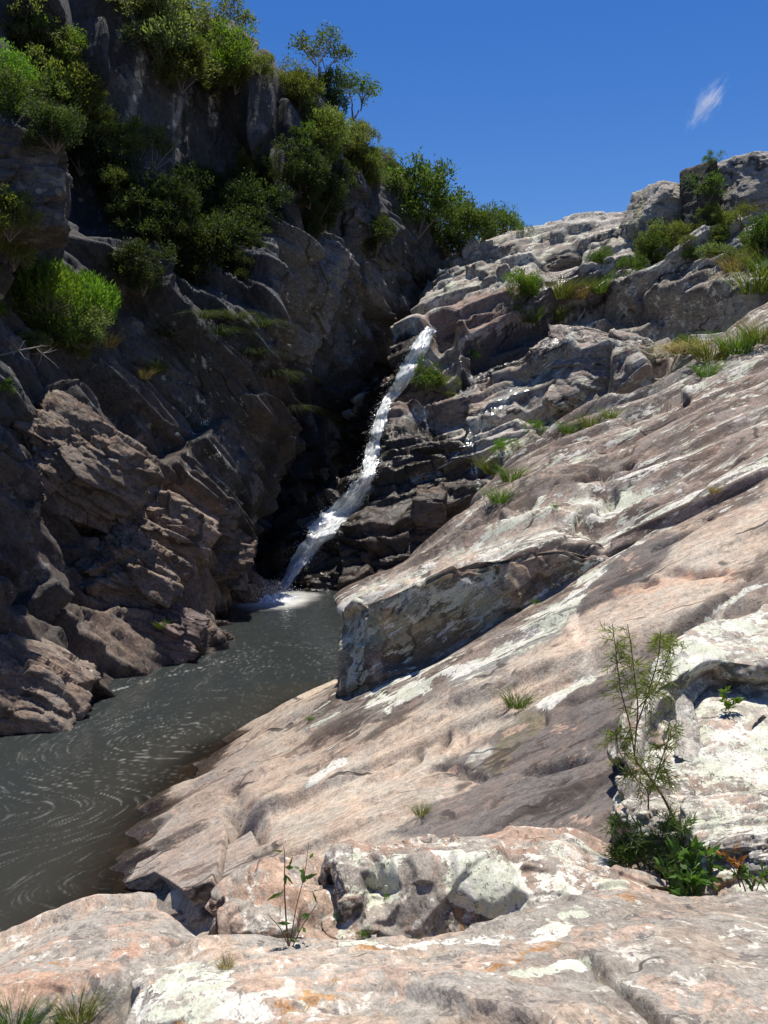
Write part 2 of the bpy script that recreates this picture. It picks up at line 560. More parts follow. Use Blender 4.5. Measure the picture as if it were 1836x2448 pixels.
def on_slab(u, v, lift=0.0):
    """Where the ray through a pixel meets the slab."""
    u, v = np.broadcast_arrays(np.asarray(u, float), np.asarray(v, float))
    lo = np.full(u.shape, 2.0); hi = np.full(u.shape, 40.0)
    for _ in range(40):
        mid = (lo + hi) / 2
        p = un(u, v, mid)
        above = p[..., 2] > slab_z(p[..., 0], p[..., 1]) + lift
        lo = np.where(above, mid, lo); hi = np.where(above, hi, mid)
    return un(u, v, (lo + hi) / 2)


def make_slab():
    nr, nc = 740, 390
    Y = 2.3 * (27.0 / 2.3) ** np.linspace(0, 1, nr)
    tau = np.linspace(0, 1, nc)
    T = -2.2 + tau[None, :] * (4.6 + 0.62 * Y[:, None])
    X = slab_x0(Y)[:, None] + T
    Yg = np.broadcast_to(Y[:, None], X.shape)
    P = np.stack([X, Yg, slab_k(Yg) * T], -1)
    P[..., 2] += 0.20 * fbm(P * 0.2, 2, 5) + 0.02 * fbm(P * 0.9, 3, 6)
    u, v = pix(P)
    # broken slab end towards the camera: lower steps
    e1 = [(200, 2120), (300, 2112), (368, 2084), (402, 2112), (440, 2128), (505, 2100), (540, 1985), (560, 1900)]
    ju, jv = u + 60 * fbm(P * 4, 3, 73), v + 60 * fbm(P * 4, 3, 74)
    below1 = blob(ju, jv, e1 + [(640, 1990), (570, 2110), (490, 2170), (440, 2600), (0, 2600)], 26)
    below2 = blob(ju, jv, [(480, 2168), (575, 2105), (700, 2120), (760, 2600), (300, 2600), (440, 2180)], 26)
    P[..., 2] -= 0.34 * below1 * (T > -0.4) + 0.22 * below2
    q = P @ R_SLAB.T
    # thin flakes lying along the dip
    d = rocky(P, R_SLAB, [(5.0, 1.3, 0.9, 0.10, 0.7, 0.0, 0.05), (2.4, 0.42, 0.4, 0.028, 0.8, 0.03, 0.03)], (0.05, 0.9), 0.15, 11, 0.10)
    d += ledges(P, (0.10, 1, 0.05), 1.5, 0.10, 401, 0.22, 0.16, 0.17, 0.035) + ledges(P, (-0.12, 1, 0), 0.62, 0.045, 411, 0.28, 0.25, 0.12, 0.06)
    far = sstep(11, 17, P[..., 1])
    d += far * ledges(P, (0.05, 1, 0.1), 1.1, 0.20, 421, 0.20, 0.18, 0.36, 0.04)
    d += far * rocky(P, R_SLAB, [(7.0, 0.8, 0.7, 0.17, 0.8, 0.05, 0.04)], (0.03, 1.2), 0.12, 17, 0.10)
    N = normals(P, (-0.5, -0.1, 0.8))
    P = relax(P + N * d[..., None])
    # open cracks drawn where the photograph shows them
    d = np.zeros(P.shape[:2])
    for pts, w, dep in (([(735, 1868), (770, 1842), (800, 1812)], 5, 0.12), ([(862, 1936), (930, 1895)], 4, 0.10), ([(535, 1985), (528, 2050), (510, 2100)], 6, 0.2),
                        ([(1010, 1845), (1050, 1822), (1085, 1800)], 5, 0.1), ([(1050, 1828), (1105, 1835), (1160, 1852)], 6, 0.14), ([(1030, 1785), (1075, 1745)], 4, 0.08),
                        ([(1048, 1830), (1085, 1776), (1110, 1752)], 3, 0.06), ([(945, 1842), (1000, 1790)], 3, 0.06), ([(1325, 1883), (1362, 1880)], 6, 0.1),
                        ([(1175, 1945), (1195, 1915)], 5, 0.1), ([(1240, 1850), (1330, 1835), (1420, 1815)], 4, 0.06), ([(1540, 1410), (1580, 1402)], 5, 0.1),
                        ([(1580, 1385), (1680, 1382), (1750, 1385)], 6, 0.1), ([(1290, 1682), (1300, 1725)], 5, 0.12), ([(1560, 1330), (1640, 1300), (1700, 1240)], 7, 0.14),
                        ([(1665, 1165), (1740, 1130)], 9, 0.25), ([(1650, 1115), (1760, 1065), (1836, 1050)], 10, 0.3), ([(680, 1880), (560, 1960)], 3, 0.05),
                        ([(1300, 1690), (1420, 1640), (1560, 1590), (1700, 1480), (1836, 1390)], 5, 0.08)):
        dd, al = polydist(u + 26 * fbm(P * 2.2, 3, 71), v + 26 * fbm(P * 2.2, 3, 72), pts)
        tp = np.sin(np.clip(al / (len(pts) - 1), 0, 1) * math.pi) ** 0.5 * (0.7 + 0.5 * fbm(P * 3, 2, 75))
        w = max(w, 6.5)
        d -= 0.22 * tp * (1 - sstep(w * 0.45, w * 1.35, dd))
    P = relax(P + N * d[..., None], 3)
    pt = Paint(P, mix3(np.broadcast_to(TAN * 0.92, P.shape), PINK, sstep(-0.1, 0.25, fbm(P * 0.5, 3, 40))), R_SLAB, lich=0.10)
    # broad weathering bands
    pt.region([(1450, 1350), (1836, 1180), (1900, 700), (1450, 900), (1300, 1250)], np.array([0.25, 0.20, 0.165]), 0.85, 30, lich=0.56, film=1.0)
    pt.region([(700, 1740), (815, 1655), (1000, 1600), (1200, 1490), (1450, 1350), (1580, 1320), (1500, 1400), (1330, 1500), (1200, 1580), (1050, 1670), (900, 1740), (760, 1790)], BROWN * 1.1, 0.92, 25, lich=0.52, film=0.9)
    pt.stroke([(1120, 1622), (1240, 1540), (1350, 1465), (1450, 1385), (1540, 1325)], 40, GREY, 0.9, lich=0.74)
    pt.stroke([(890, 1690), (1010, 1640), (1130, 1590)], 14, GREY, 0.8, lich=0.9)
    pt.region([(1370, 1485), (1460, 1440), (1590, 1340), (1650, 1290), (1600, 1270), (1480, 1335), (1400, 1410)], DARK * 1.15, 0.95, 12, lich=0.15, jit=0.6)
    pt.stroke([(1450, 1300), (1600, 1230), (1836, 1120)], 34, GREY, 0.8, lich=0.68)
    pt.stroke([(1350, 1180), (1560, 1090), (1836, 980)], 26, LGREY, 0.7, lich=0.66)
    pt.region([(600, 1960), (800, 1830), (1000, 1715), (1200, 1600), (1400, 1490), (1560, 1390), (1690, 1290), (1836, 1190), (1836, 1300), (1680, 1430), (1540, 1570), (1420, 1630), (1300, 1690), (1190, 1740), (1060, 1840), (900, 2000), (700, 2080)], TAN * 1.04, 0.92, 25, lich=0.02, film=0.12)
    pt.stroke([(1375, 1480), (1388, 1540), (1408, 1580), (1398, 1620)], 17, TAN * 1.45, 0.85, lich=0.0, jit=0.3)
    pt.stroke([(1260, 1640), (1290, 1670), (1300, 1640)], 8, TAN * 1.4, 0.7, lich=0.0, jit=0.3)
    pt.stroke([(1480, 1410), (1600, 1395), (1740, 1380)], 14, np.array([0.46, 0.30, 0.21]), 0.7, jit=0.6)
    pt.region([(1045, 1840), (1120, 1780), (1190, 1740), (1300, 1685), (1440, 1620), (1560, 1580), (1700, 1600), (1600, 2060), (1000, 2010), (930, 2000), (1130, 1880)], DARK * 1.3, 0.95, 14, lich=0.04, jit=0.6)
    pt.region([(1180, 1750), (1270, 1690), (1295, 1720), (1200, 1820), (1150, 1830)], np.array([0.165, 0.14, 0.075]), 0.6, 30)
    pt.stroke([(1300, 1690), (1380, 1645), (1420, 1630)], 15, LGREY, 0.9, lich=0.85, jit=0.5)
    pt.region([(1500, 1600), (1600, 1500), (1700, 1430), (1836, 1330), (1836, 1420), (1700, 1500), (1590, 1590)], BROWN * 0.95, 0.92, 20, lich=0.12)
    pt.stroke([(1590, 1560), (1700, 1482), (1836, 1388)], 7, LGREY, 0.95, lich=1.2, jit=0.4)
    pt.stroke([(1127, 1828), (1150, 1800), (1160, 1796)], 19, np.array([0.40, 0.38, 0.33]), 0.95, lich=0.0, jit=0.05)
    pt.region([(360, 2010), (460, 1860), (560, 1780), (640, 1790), (660, 1860), (600, 1960), (540, 2080), (430, 2120)], BROWN * 1.5, 0.8, 30, lich=0.05, film=0.6)
    pt.stroke([(545, 1930), (700, 1840), (800, 1790)], 14, PINK * 1.1, 0.6)
    pt.stroke([(740, 1880), (800, 1830), (830, 1820)], 12, LGREY, 0.9, lich=1.1, jit=0.3)
    # darker damp margin along the waterline
    dm = 1 - sstep(0.05, 0.30, P[..., 2] + 0.16 * fbm(P * 2.2, 4, 8))
    pt._put(dm, BROWN * 0.75, 0.0, 0.75, None)
    uw = 1 - sstep(-0.06, 0.0, P[..., 2])
    pt._put(uw, np.array([0.15, 0.10, 0.062]), 0.0, 0.0, None)
    o = link('rock_slope', grid_mesh('rock_slope', P, pt.attrs()), M['slab'])
    tag(o, 'broad tan and brown rock slab sloping down into the pool', kind='structure')


make_slab()


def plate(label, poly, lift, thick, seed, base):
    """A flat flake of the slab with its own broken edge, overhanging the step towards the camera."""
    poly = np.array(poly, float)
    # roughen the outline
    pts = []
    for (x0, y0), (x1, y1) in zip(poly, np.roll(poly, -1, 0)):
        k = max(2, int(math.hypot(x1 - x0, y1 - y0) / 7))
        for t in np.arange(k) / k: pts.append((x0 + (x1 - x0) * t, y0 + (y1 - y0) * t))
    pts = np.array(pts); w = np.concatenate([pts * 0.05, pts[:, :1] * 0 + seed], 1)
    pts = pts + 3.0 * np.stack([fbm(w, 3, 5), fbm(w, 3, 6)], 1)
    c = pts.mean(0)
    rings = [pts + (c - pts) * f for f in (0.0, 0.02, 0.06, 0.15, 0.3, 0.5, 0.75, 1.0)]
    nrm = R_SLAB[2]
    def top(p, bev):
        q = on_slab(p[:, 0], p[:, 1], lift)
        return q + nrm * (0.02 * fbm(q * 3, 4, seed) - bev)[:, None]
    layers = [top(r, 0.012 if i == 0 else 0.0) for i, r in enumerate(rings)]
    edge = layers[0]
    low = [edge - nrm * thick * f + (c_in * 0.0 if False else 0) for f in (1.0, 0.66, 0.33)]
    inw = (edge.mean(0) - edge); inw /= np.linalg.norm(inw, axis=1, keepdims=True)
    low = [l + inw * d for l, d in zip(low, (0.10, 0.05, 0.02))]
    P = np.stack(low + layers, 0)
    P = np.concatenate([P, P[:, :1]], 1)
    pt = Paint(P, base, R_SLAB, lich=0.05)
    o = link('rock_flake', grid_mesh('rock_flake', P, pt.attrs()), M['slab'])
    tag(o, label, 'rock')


plate('broken flake at the low tip of the slab over the pool edge', [(296, 2112), (316, 2086), (352, 2012), (420, 1945), (520, 1930), (538, 1985), (524, 2050), (504, 2104), (440, 2130), (404, 2104), (368, 2084)], 0.07, 0.34, 3, BROWN * 1.7)
plate('pointed flake beside the vertical crack at the slab end', [(488, 2168), (528, 2118), (545, 2020), (600, 1985), (630, 2060), (576, 2110)], 0.03, 0.24, 5, BROWN * 1.8)
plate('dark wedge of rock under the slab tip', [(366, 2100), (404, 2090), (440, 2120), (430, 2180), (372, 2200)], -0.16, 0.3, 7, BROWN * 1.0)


def make_ledge():
    """The upper layer of the slope: overhanging block face over the slab, top running up to the crest."""
    S = lambda u, v, l=0.0: on_slab(u, v, l)
    cols = [  # face foot, face top, crest (u, v, Y)
        ((818, 1652), (836, 1476), (850, 1462, 17.6)),
        ((905, 1640), (915, 1436), (935, 1418, 18.4)),
        ((1060, 1568), (1030, 1386), (1070, 1322, 19.3)),
        ((1180, 1500), (1150, 1346), (1165, 1200, 20.3)),
        ((1290, 1440), (1250, 1328), (1255, 1110, 21.2)),
        ((1390, 1392), (1340, 1314), (1335, 1060, 21.6)),
        ((1470, 1352), (1460, 1338), (1445, 1000, 22.0)),
        ((1590, 1300), (1585, 1285), (1570, 948, 22.5)),
        ((1720, 1240), (1715, 1225), (1700, 872, 23.0)),
        ((1850, 1180), (1850, 1160), (1840, 818, 23.5)),
        ((2050, 1100), (2050, 1080), (2050, 740, 24.5)),
    ]
    G = []
    for ft, tp, cr in cols:
        f = on_slab(*ft)
        hgt = (ft[1] - tp[1]) / FPX * f[1]
        t = un(tp[0], tp[1], f[1] + 0.10 + 0.25 * (hgt < 0.3))
        c = un(*cr)
        mid = (t + c) / 2 + np.array([0, 0, 0.12])
        col = [f - (0, 0, 0.35), f * 0.55 + t * 0.45, t - (0, 0, 0.03), t + (c - t) * 0.03, t + (c - t) * 0.33 + (0, 0, .04), t + (c - t) * 0.66 + (0, 0, .03), c, c + np.array([0.2, 1.0, -0.35]), c + np.array([0.3, 1.6, -2.5]), c + np.array([0.3, 1.7, -6])]
        G.append(col)
    G = np.array(G).transpose(1, 0, 2)
    first = G[:, :1] + np.array([-0.05, 1.2, -0.8])
    first2 = G[:, :1] + np.array([0.1, 2.2, -4])
    G = np.concatenate([first2, first, G], 1)
    P = catmull(catmull(G, 380, 0), 390, 1)
    N = normals(P, (-0.3, -0.6, 0.6))
    u, v = pix(P)
    top = sstep(0.25, 0.6, N[..., 2])
    d = top * rocky(P, R_SLAB, [(7.0, 0.8, 0.7, 0.20, 0.9, 0.08, 0.04), (2.6, 0.3, 0.3, 0.055, 0.9, 0.04, 0.05)], (0.03, 1.2), 0.12, 23, 0.06)
    d += top * (ledges(P, (0.05, 1, 0.1), 1.2, 0.24, 431, 0.20, 0.18, 0.36, 0.09) + ledges(P, (-0.05, 1, 0.1), 0.5, 0.08, 433, 0.30, 0.3, 0.30, 0.10))
    d += (1 - top) * rocky(P, np.eye(3), [(0.7, 0.7, 0.9, 0.14, 0.8, 0.05, 0.06), (0.25, 0.25, 0.3, 0.05, 0.8, 0.0, 0.06)], (0.10, 2.0), 0.2, 29)
    # stepped breaks towards the crest at the right
    for pts, w, dep in (([(1400, 1180), (1440, 1160), (1520, 1130)], 10, 0.3), ([(1500, 1010), (1640, 960)], 9, 0.25), ([(1650, 1000), (1740, 960), (1836, 925)], 16, 0.35),
                        ([(1180, 1265), (1270, 1220), (1330, 1190)], 10, 0.3), ([(1660, 1165), (1836, 1080)], 14, 0.35), ([(1380, 1255), (1480, 1215)], 7, 0.18)):
        dd, _ = polydist(u + 20 * fbm(P * 2, 2, 71), v + 20 * fbm(P * 2, 2, 72), pts)
        d -= 1.4 * dep * (1 - sstep(w * 0.4, w * 1.3, dd))
    P = relax(P + N * d[..., None], 3)
    N2 = normals(P, (-0.3, -0.6, 0.6))
    pt = Paint(P, BROWN * 1.45, R_SLAB, lich=0.48)
    pt.film[:] = 0.95
    fc = 1 - top
    pt.region([(1480, 1300), (1836, 1120), (1836, 820), (1560, 950), (1330, 1080), (1200, 1240)], np.array([0.27, 0.215, 0.178]), 0.8, 40, lich=0.52)
    pt.stroke([(840, 1465), (1010, 1375), (1180, 1290), (1400, 1200)], 36, TAN, 0.8, lich=0.70, film=0.5)
    pt.stroke([(1050, 1400), (1200, 1310), (1330, 1250)], 16, PINK * 1.1, 0.8, lich=0.1)
    pt.stroke([(1150, 1330), (1300, 1270), (1480, 1210), (1620, 1150)], 24, LGREY, 0.8, lich=0.75)
    pt.stroke([(1090, 1310), (1180, 1230), (1300, 1160), (1500, 1110)], 26, BROWN, 0.8, lich=0.15)
    pt.stroke([(1440, 1000), (1560, 955), (1700, 880), (1836, 830)], 30, LGREY, 0.6, lich=0.6)
    nn = fbm(P * 0.9, 4, 88)
    pt._put(fc * sstep(-0.15, 0.1, nn), np.array([0.32, 0.245, 0.175]), 0.42, None, None)  # steep face tinted warmer and lighter in place of warm sunlight
    pt._put(fc * sstep(0.0, 0.2, -nn), np.array([0.33, 0.30, 0.215]), 0.60, None, 0.2)
    o = link('rock_ledge', grid_mesh('rock_ledge', P, pt.attrs()), M['slab'])
    tag(o, 'thick rock ledge with a sheer lichen mottled face above the pool', 'rock ledge')


make_ledge()

# ------------------------------------------------------------------ back right: wet broken rock beside the fall, up to the skyline
R_FACE = basis((-0.45, -0.45, 0.77), (0.83, 0.1, 0.5))


def far_y(y, k=1.9):
    """Distances past the pool's far end, spread out so that the head of the gorge leans back."""
    return 27.0 + (y - 27.0) * k if y > 27.0 else y


def make_face():
    rows = [
        [(600, 1500, 29.0), (690, 1455, 27.0), (850, 1465, 26.5), (1000, 1470, 26.0), (1200, 1470, 25.5), (1500, 1470, 25), (1950, 1470, 25)],
        [(610, 1420, 29.2), (700, 1400, 27.4), (850, 1400, 26.8), (1000, 1400, 26.4), (1200, 1400, 26), (1500, 1400, 25.5), (1950, 1400, 25)],
        [(680, 1310, 29.6), (735, 1315, 28.2), (850, 1300, 27.6), (1000, 1270, 27), (1200, 1250, 26.6), (1500, 1250, 26.5), (1950, 1200, 26)],
        [(790, 1180, 30.6), (850, 1170, 29.4), (930, 1160, 28.4), (1050, 1130, 28), (1200, 1100, 27.6), (1500, 1050, 27.4), (1950, 1000, 27)],
        [(855, 1060, 31.5), (905, 1060, 30.2), (980, 1020, 29.6), (1080, 990, 29), (1250, 950, 28.5), (1550, 900, 28), (1950, 880, 28)],
        [(880, 950, 32.5), (925, 950, 31.2), (1000, 900, 30.6), (1100, 870, 30.6), (1300, 830, 30.2), (1600, 780, 29.4), (1950, 760, 28.5)],
        [(950, 840, 33.6), (1000, 830, 32.6), (1050, 770, 32.2), (1180, 720, 32), (1350, 700, 31.5), (1600, 680, 31), (1950, 650, 30)],
        [(1000, 790, 35), (1042, 745, 33.8), (1085, 690, 33.6), (1200, 645, 33.5), (1400, 610, 33), (1650, 590, 32), (1950, 560, 31)],
        [(1020, 760, 37), (1055, 690, 34.8), (1095, 628, 35), (1210, 570, 36), (1415, 542, 35), (1650, 530, 34), (1950, 510, 33)],
        [(1030, 760, 40), (1065, 690, 38), (1110, 640, 39), (1215, 578, 40), (1420, 552, 39), (1650, 545, 38), (1950, 530, 37)],
        [(1030, 900, 42), (1065, 900, 42), (1110, 900, 42), (1215, 900, 43), (1420, 900, 42), (1650, 900, 41), (1950, 900, 41)],
    ]
    rows = [[(a, b, far_y(y)) for a, b, y in r] for r in rows]
    P = surf(rows, 420, 380)
    N = normals(P)
    low = sstep(6.5, 3.0, P[..., 2])
    d = rocky(P, R_FACE, [(7.0, 4.5, 2.8, 0.8, 1.3, 0.40, 0.04), (3.0, 1.7, 1.2, 0.26, 1.4, 0.22, 0.03), (1.2, 0.6, 0.45, 0.09, 1.4, 0.12, 0.04)], (0.04, 1.4), 0.08, 41)
    u, v = pix(P)
    d += ledges(P, (-0.35, 0.35, 0.85), 1.35, 0.55, 441, 0.45, 0.16, 0.42, 0.04) + ledges(P, (-0.35, 0.35, 0.85), 0.5, 0.17, 443, 0.6, 0.3, 0.35, 0.05)
    d *= 0.42 + 0.58 * sstep(590, 690, v + 0.12 * (u - 1100))
    # set pieces: recesses and bulges of the photograph
    for poly, soft, amt in (([(1045, 820), (1100, 815), (1110, 930), (1075, 950), (1045, 930)], 12, -0.9), ([(1010, 1010), (1120, 985), (1120, 1075), (1010, 1080)], 10, -0.7),
                            ([(1330, 940), (1355, 930), (1350, 1020), (1320, 1030)], 12, -0.7), ([(1240, 960), (1310, 940), (1330, 1010), (1260, 1030)], 12, -0.3),
                            ([(1280, 850), (1420, 800), (1560, 900), (1540, 960), (1380, 930), (1290, 900)], 40, 0.75), ([(1280, 620), (1380, 600), (1440, 660), (1300, 670)], 14, -0.6),
                            ([(1370, 745), (1430, 740), (1430, 790), (1380, 800)], 8, -0.7), ([(1000, 1260), (1110, 1230), (1120, 1290), (1040, 1310)], 8, -0.35),
                            ([(730, 1425), (900, 1420), (900, 1455), (720, 1455)], 6, -0.5), ([(1530, 880), (1600, 870), (1600, 940), (1560, 960)], 14, -1.0)):
        d += amt * blob(u, v, poly, soft)
    P = relax(P + N * d[..., None])
    pt = Paint(P, LGREY * 1.3, R_FACE, lich=0.52)
    pt.region([(1040, 720), (1100, 620), (1400, 540), (1560, 560), (1330, 640), (1150, 690)], np.array([0.27, 0.235, 0.195]), 0.9, 30, lich=0.6)
    pt.stroke([(1040, 790), (1150, 740), (1260, 720)], 50, np.array([0.22, 0.155, 0.125]), 0.9, lich=0.3)
    pt.region([(1380, 720), (1560, 660), (1760, 620), (1700, 750), (1500, 850)], np.array([0.19, 0.165, 0.135]), 0.8, 40, lich=0.5)
    pt.region([(1290, 860), (1400, 800), (1560, 880), (1530, 950), (1320, 960)], np.array([0.27, 0.225, 0.195]), 0.8, 30, lich=0.55)
    pt.region([(1100, 930), (1260, 860), (1330, 870), (1180, 960), (1110, 1010), (1030, 1050), (1020, 1000)], np.array([0.26, 0.215, 0.17]), 0.8, 25, lich=0.35)
    pt.region([(840, 1000), (960, 800), (1000, 800), (960, 900), (900, 1060), (840, 1120)], WET, 0.9, 20, wet=0.9, lich=0.0)
    pt.stroke([(900, 1010), (980, 930), (1040, 950)], 40, np.array([0.17, 0.13, 0.11]), 0.9, lich=0.0)
    pt.region([(1240, 700), (1380, 640), (1480, 660), (1430, 760), (1300, 760)], np.array([0.20, 0.17, 0.16]), 0.8, 25, wet=0.8, lich=0.1)
    pt.region([(1100, 830), (1200, 780), (1330, 770), (1360, 830), (1200, 880), (1100, 960)], np.array([0.16, 0.15, 0.155]), 0.9, 20, wet=0.9, lich=0.05)
    pt.region([(520, 1500), (560, 1300), (760, 1080), (880, 960), (930, 1000), (1010, 1010), (1130, 1080), (1180, 1170), (1150, 1250), (1000, 1420), (860, 1470)], WET * 1.15, 0.95, 25, wet=0.95, lich=0.0)
    pt.region([(1010, 1160), (1080, 1150), (1170, 1160), (1150, 1220), (1080, 1330), (960, 1400), (950, 1250)], np.array([0.13, 0.105, 0.085]), 0.8, 20, wet=0.40, lich=0.05)
    pt.stroke([(930, 1150), (1030, 1100), (1110, 1075)], 22, np.array([0.10, 0.085, 0.04]), 0.7, wet=0.9)
    o = link('rock_face', grid_mesh('rock_face', P, pt.attrs()), M['face'])
    tag(o, 'broken grey rock face beside the waterfall, wet and dark near the pool', kind='structure')
    return P


FACE = make_face()

# ------------------------------------------------------------------ left side: shaded cliff and the bank below it
R_LEFT = basis((0.72, -0.35, 0.60), (0.62, 0.35, -0.70))


def make_cliff():
    rows = [
        [(-420, 60, 30), (-60, 40, 36), (180, 60, 40), (420, 230, 42), (560, 260, 46), (690, 330, 48), (820, 440, 50), (945, 520, 52), (1090, 700, 54)],
        [(-420, -430, 19), (-60, -380, 23), (180, -230, 26.5), (420, 90, 28), (560, 165, 31), (690, 228, 33), (810, 345, 35), (935, 470, 37.5), (1075, 640, 40)],
        [(-420, -400, 16.5), (-60, -340, 19.8), (180, -190, 23), (432, 150, 24.9), (560, 178, 28.2), (695, 245, 30.2), (820, 360, 32.3), (945, 490, 35), (1070, 655, 38)],
        [(-420, -100, 15.8), (-40, 0, 19), (190, 60, 22.3), (436, 255, 24.8), (560, 300, 27.8), (692, 400, 29.4), (825, 460, 31.6), (955, 580, 34), (1060, 700, 36.5)],
        [(-400, 200, 15), (0, 280, 18.4), (195, 330, 22.0), (424, 420, 24.7), (560, 470, 27.9), (690, 505, 29.0), (805, 570, 31.0), (950, 650, 33.4), (1045, 740, 35.5)],
        [(-380, 420, 14.4), (0, 500, 17.2), (200, 520, 21.0), (400, 590, 23.9), (560, 590, 26.9), (700, 610, 28.6), (820, 680, 30.4), (930, 740, 32.5), (1020, 790, 34.6)],
        [(-350, 700, 13.8), (0, 740, 16.2), (200, 760, 18.9), (400, 790, 21.4), (560, 780, 24.2), (680, 760, 27.2), (790, 840, 29.5), (880, 870, 31.7), (1020, 870, 35.2)],
        [(-330, 920, 13), (0, 930, 15.6), (200, 950, 18.0), (400, 980, 20.4), (540, 980, 23.0), (650, 980, 26.2), (755, 1020, 28.9), (830, 1030, 30.6), (950, 1010, 34)],
        [(-310, 1150, 14.0), (0, 1150, 16.8), (200, 1150, 19.2), (390, 1170, 21.8), (530, 1170, 23.4), (620, 1190, 25.3), (700, 1200, 27.8), (765, 1190, 29.2), (880, 1150, 32.5)],
        [(-300, 1380, 12.5), (0, 1360, 15.4), (200, 1360, 17.8), (380, 1350, 20.4), (500, 1330, 22.6), (590, 1370, 24.8), (640, 1385, 26.8), (680, 1375, 28.4), (800, 1300, 31.5)],
        [(-300, 1960, 11.2), (0, 1800, 13.4), (200, 1690, 15.5), (430, 1590, 18.4), (520, 1500, 22.6), (590, 1450, 25.8), (640, 1432, 27.3), (665, 1425, 28.6), (740, 1410, 30.5)],
        [(-300, 2150, 11.2), (0, 1950, 13.4), (200, 1800, 15.5), (430, 1680, 18.4), (520, 1570, 22.6), (590, 1500, 25.8), (640, 1480, 27.3), (665, 1475, 28.6), (740, 1470, 30.5)],
    ]
    rows = [rows[0]] + [[(a, b, far_y(y, 1.7)) for a, b, y in r] for r in rows[1:]]
    for i, dy in ((1, 4.4), (2, 4.4), (3, 4.2), (4, 3.9), (5, 3.6), (6, 3.3), (7, 2.6), (8, 0.0)):
        rows[i] = [(p, q, y + dy * float(np.clip((700 - p) / 260, 0, 1))) for p, q, y in rows[i]]
    rows[4:] = [r[:-3] + [(r[-3][0] - 22, r[-3][1], r[-3][2] + 1.6), (r[-2][0], r[-2][1], r[-2][2] + 1.8), (r[-1][0], r[-1][1], r[-1][2] + 4.0)] for r in rows[4:]]
    P = surf(rows, 520, 390)
    N = normals(P)
    u, v = pix(P)
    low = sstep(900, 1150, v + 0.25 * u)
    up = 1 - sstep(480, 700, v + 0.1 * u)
    R_V = basis((0.7, -0.6, 0.25), (0.05, 0.1, -1.0))
    d = up * rocky(P, R_V, [(14.0, 4.4, 4.0, 1.2, 1.2, 0.5, 0.03), (6.0, 1.7, 1.7, 0.26, 1.3, 0.14, 0.02), (2.2, 0.5, 0.5, 0.05, 1.2, 0.05, 0.04)], (0.04, 1.2), 0.10, 61)
    d += (1 - up) * rocky(P, R_LEFT, [(8.0, 3.0, 2.4, 0.6, 1.3, 0.35, 0.04), (3.0, 1.1, 0.9, 0.22, 1.4, 0.2, 0.03), (1.2, 0.45, 0.4, 0.08, 1.4, 0.10, 0.04)], (0.04, 1.4), 0.08, 63)
    d += (1 - up) * (ledges(P, (0.25, 0.75, 0.62), 1.25, 0.50, 451, 0.40, 0.16, 0.40, 0.04) + ledges(P, (0.25, 0.75, 0.62), 0.45, 0.16, 453, 0.6, 0.3, 0.34, 0.05))
    d += up * (ledges(P, (-0.8, -0.6, 0.12), 3.4, 0.75, 455, 0.35, 0.10, 0.5, 0.03) + ledges(P, (-0.8, -0.6, -0.1), 1.1, 0.16, 457, 0.5, 0.2, 0.30, 0.04))
    d -= 1.3 * blob(u, v, [(720, 1000), (860, 1000), (905, 1150), (760, 1330), (690, 1425), (640, 1400), (610, 1300), (660, 1150)], 55) + 1.3 * blob(u, v, [(680, 760), (820, 780), (860, 1000), (720, 1020), (660, 900)], 60)
    P = relax(P + N * d[..., None])
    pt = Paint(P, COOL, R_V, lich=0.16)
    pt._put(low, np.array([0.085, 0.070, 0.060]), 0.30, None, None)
    pt.region([(230, 1180), (420, 1150), (560, 1230), (640, 1400), (560, 1500), (430, 1590), (300, 1640), (200, 1520)], LB_LIT, 0.9, 40, lich=0.3)  # sunlight on the bank painted in as a lighter brown
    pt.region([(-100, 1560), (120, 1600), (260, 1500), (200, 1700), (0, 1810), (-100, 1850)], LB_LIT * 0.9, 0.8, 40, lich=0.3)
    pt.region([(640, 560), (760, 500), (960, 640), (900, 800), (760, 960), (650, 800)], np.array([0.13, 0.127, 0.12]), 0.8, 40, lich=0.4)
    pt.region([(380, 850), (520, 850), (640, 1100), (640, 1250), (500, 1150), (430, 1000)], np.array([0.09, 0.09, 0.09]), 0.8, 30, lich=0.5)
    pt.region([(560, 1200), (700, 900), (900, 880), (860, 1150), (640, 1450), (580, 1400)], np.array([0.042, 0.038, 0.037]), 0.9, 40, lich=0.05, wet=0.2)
    for pts, w in (([(352, 110), (330, 190), (318, 260), (295, 320)], 14), ([(380, 110), (372, 180)], 10), ([(425, 240), (420, 400), (400, 480)], 12), ([(515, 230), (505, 290)], 16), ([(285, 70), (280, 120)], 7)):
        pt.stroke(pts, w, np.array([0.22, 0.20, 0.185]), 0.8, lich=0.62, jit=0.5)
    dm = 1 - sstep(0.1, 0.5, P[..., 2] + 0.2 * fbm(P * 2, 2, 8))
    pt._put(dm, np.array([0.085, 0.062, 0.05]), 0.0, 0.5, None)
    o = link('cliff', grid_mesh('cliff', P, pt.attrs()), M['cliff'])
    tag(o, 'tall shaded rock cliff rising over the left side of the pool', kind='structure')
    return P


LB_LIT = np.array([0.185, 0.142, 0.112])  # bank tint lightened to stand for the sun on it
CLIFF = make_cliff()

# ------------------------------------------------------------------ foreground rocks
R_NEAR = basis((-0.1, -0.2, 0.97), (0.9, 0.35, 0.1))


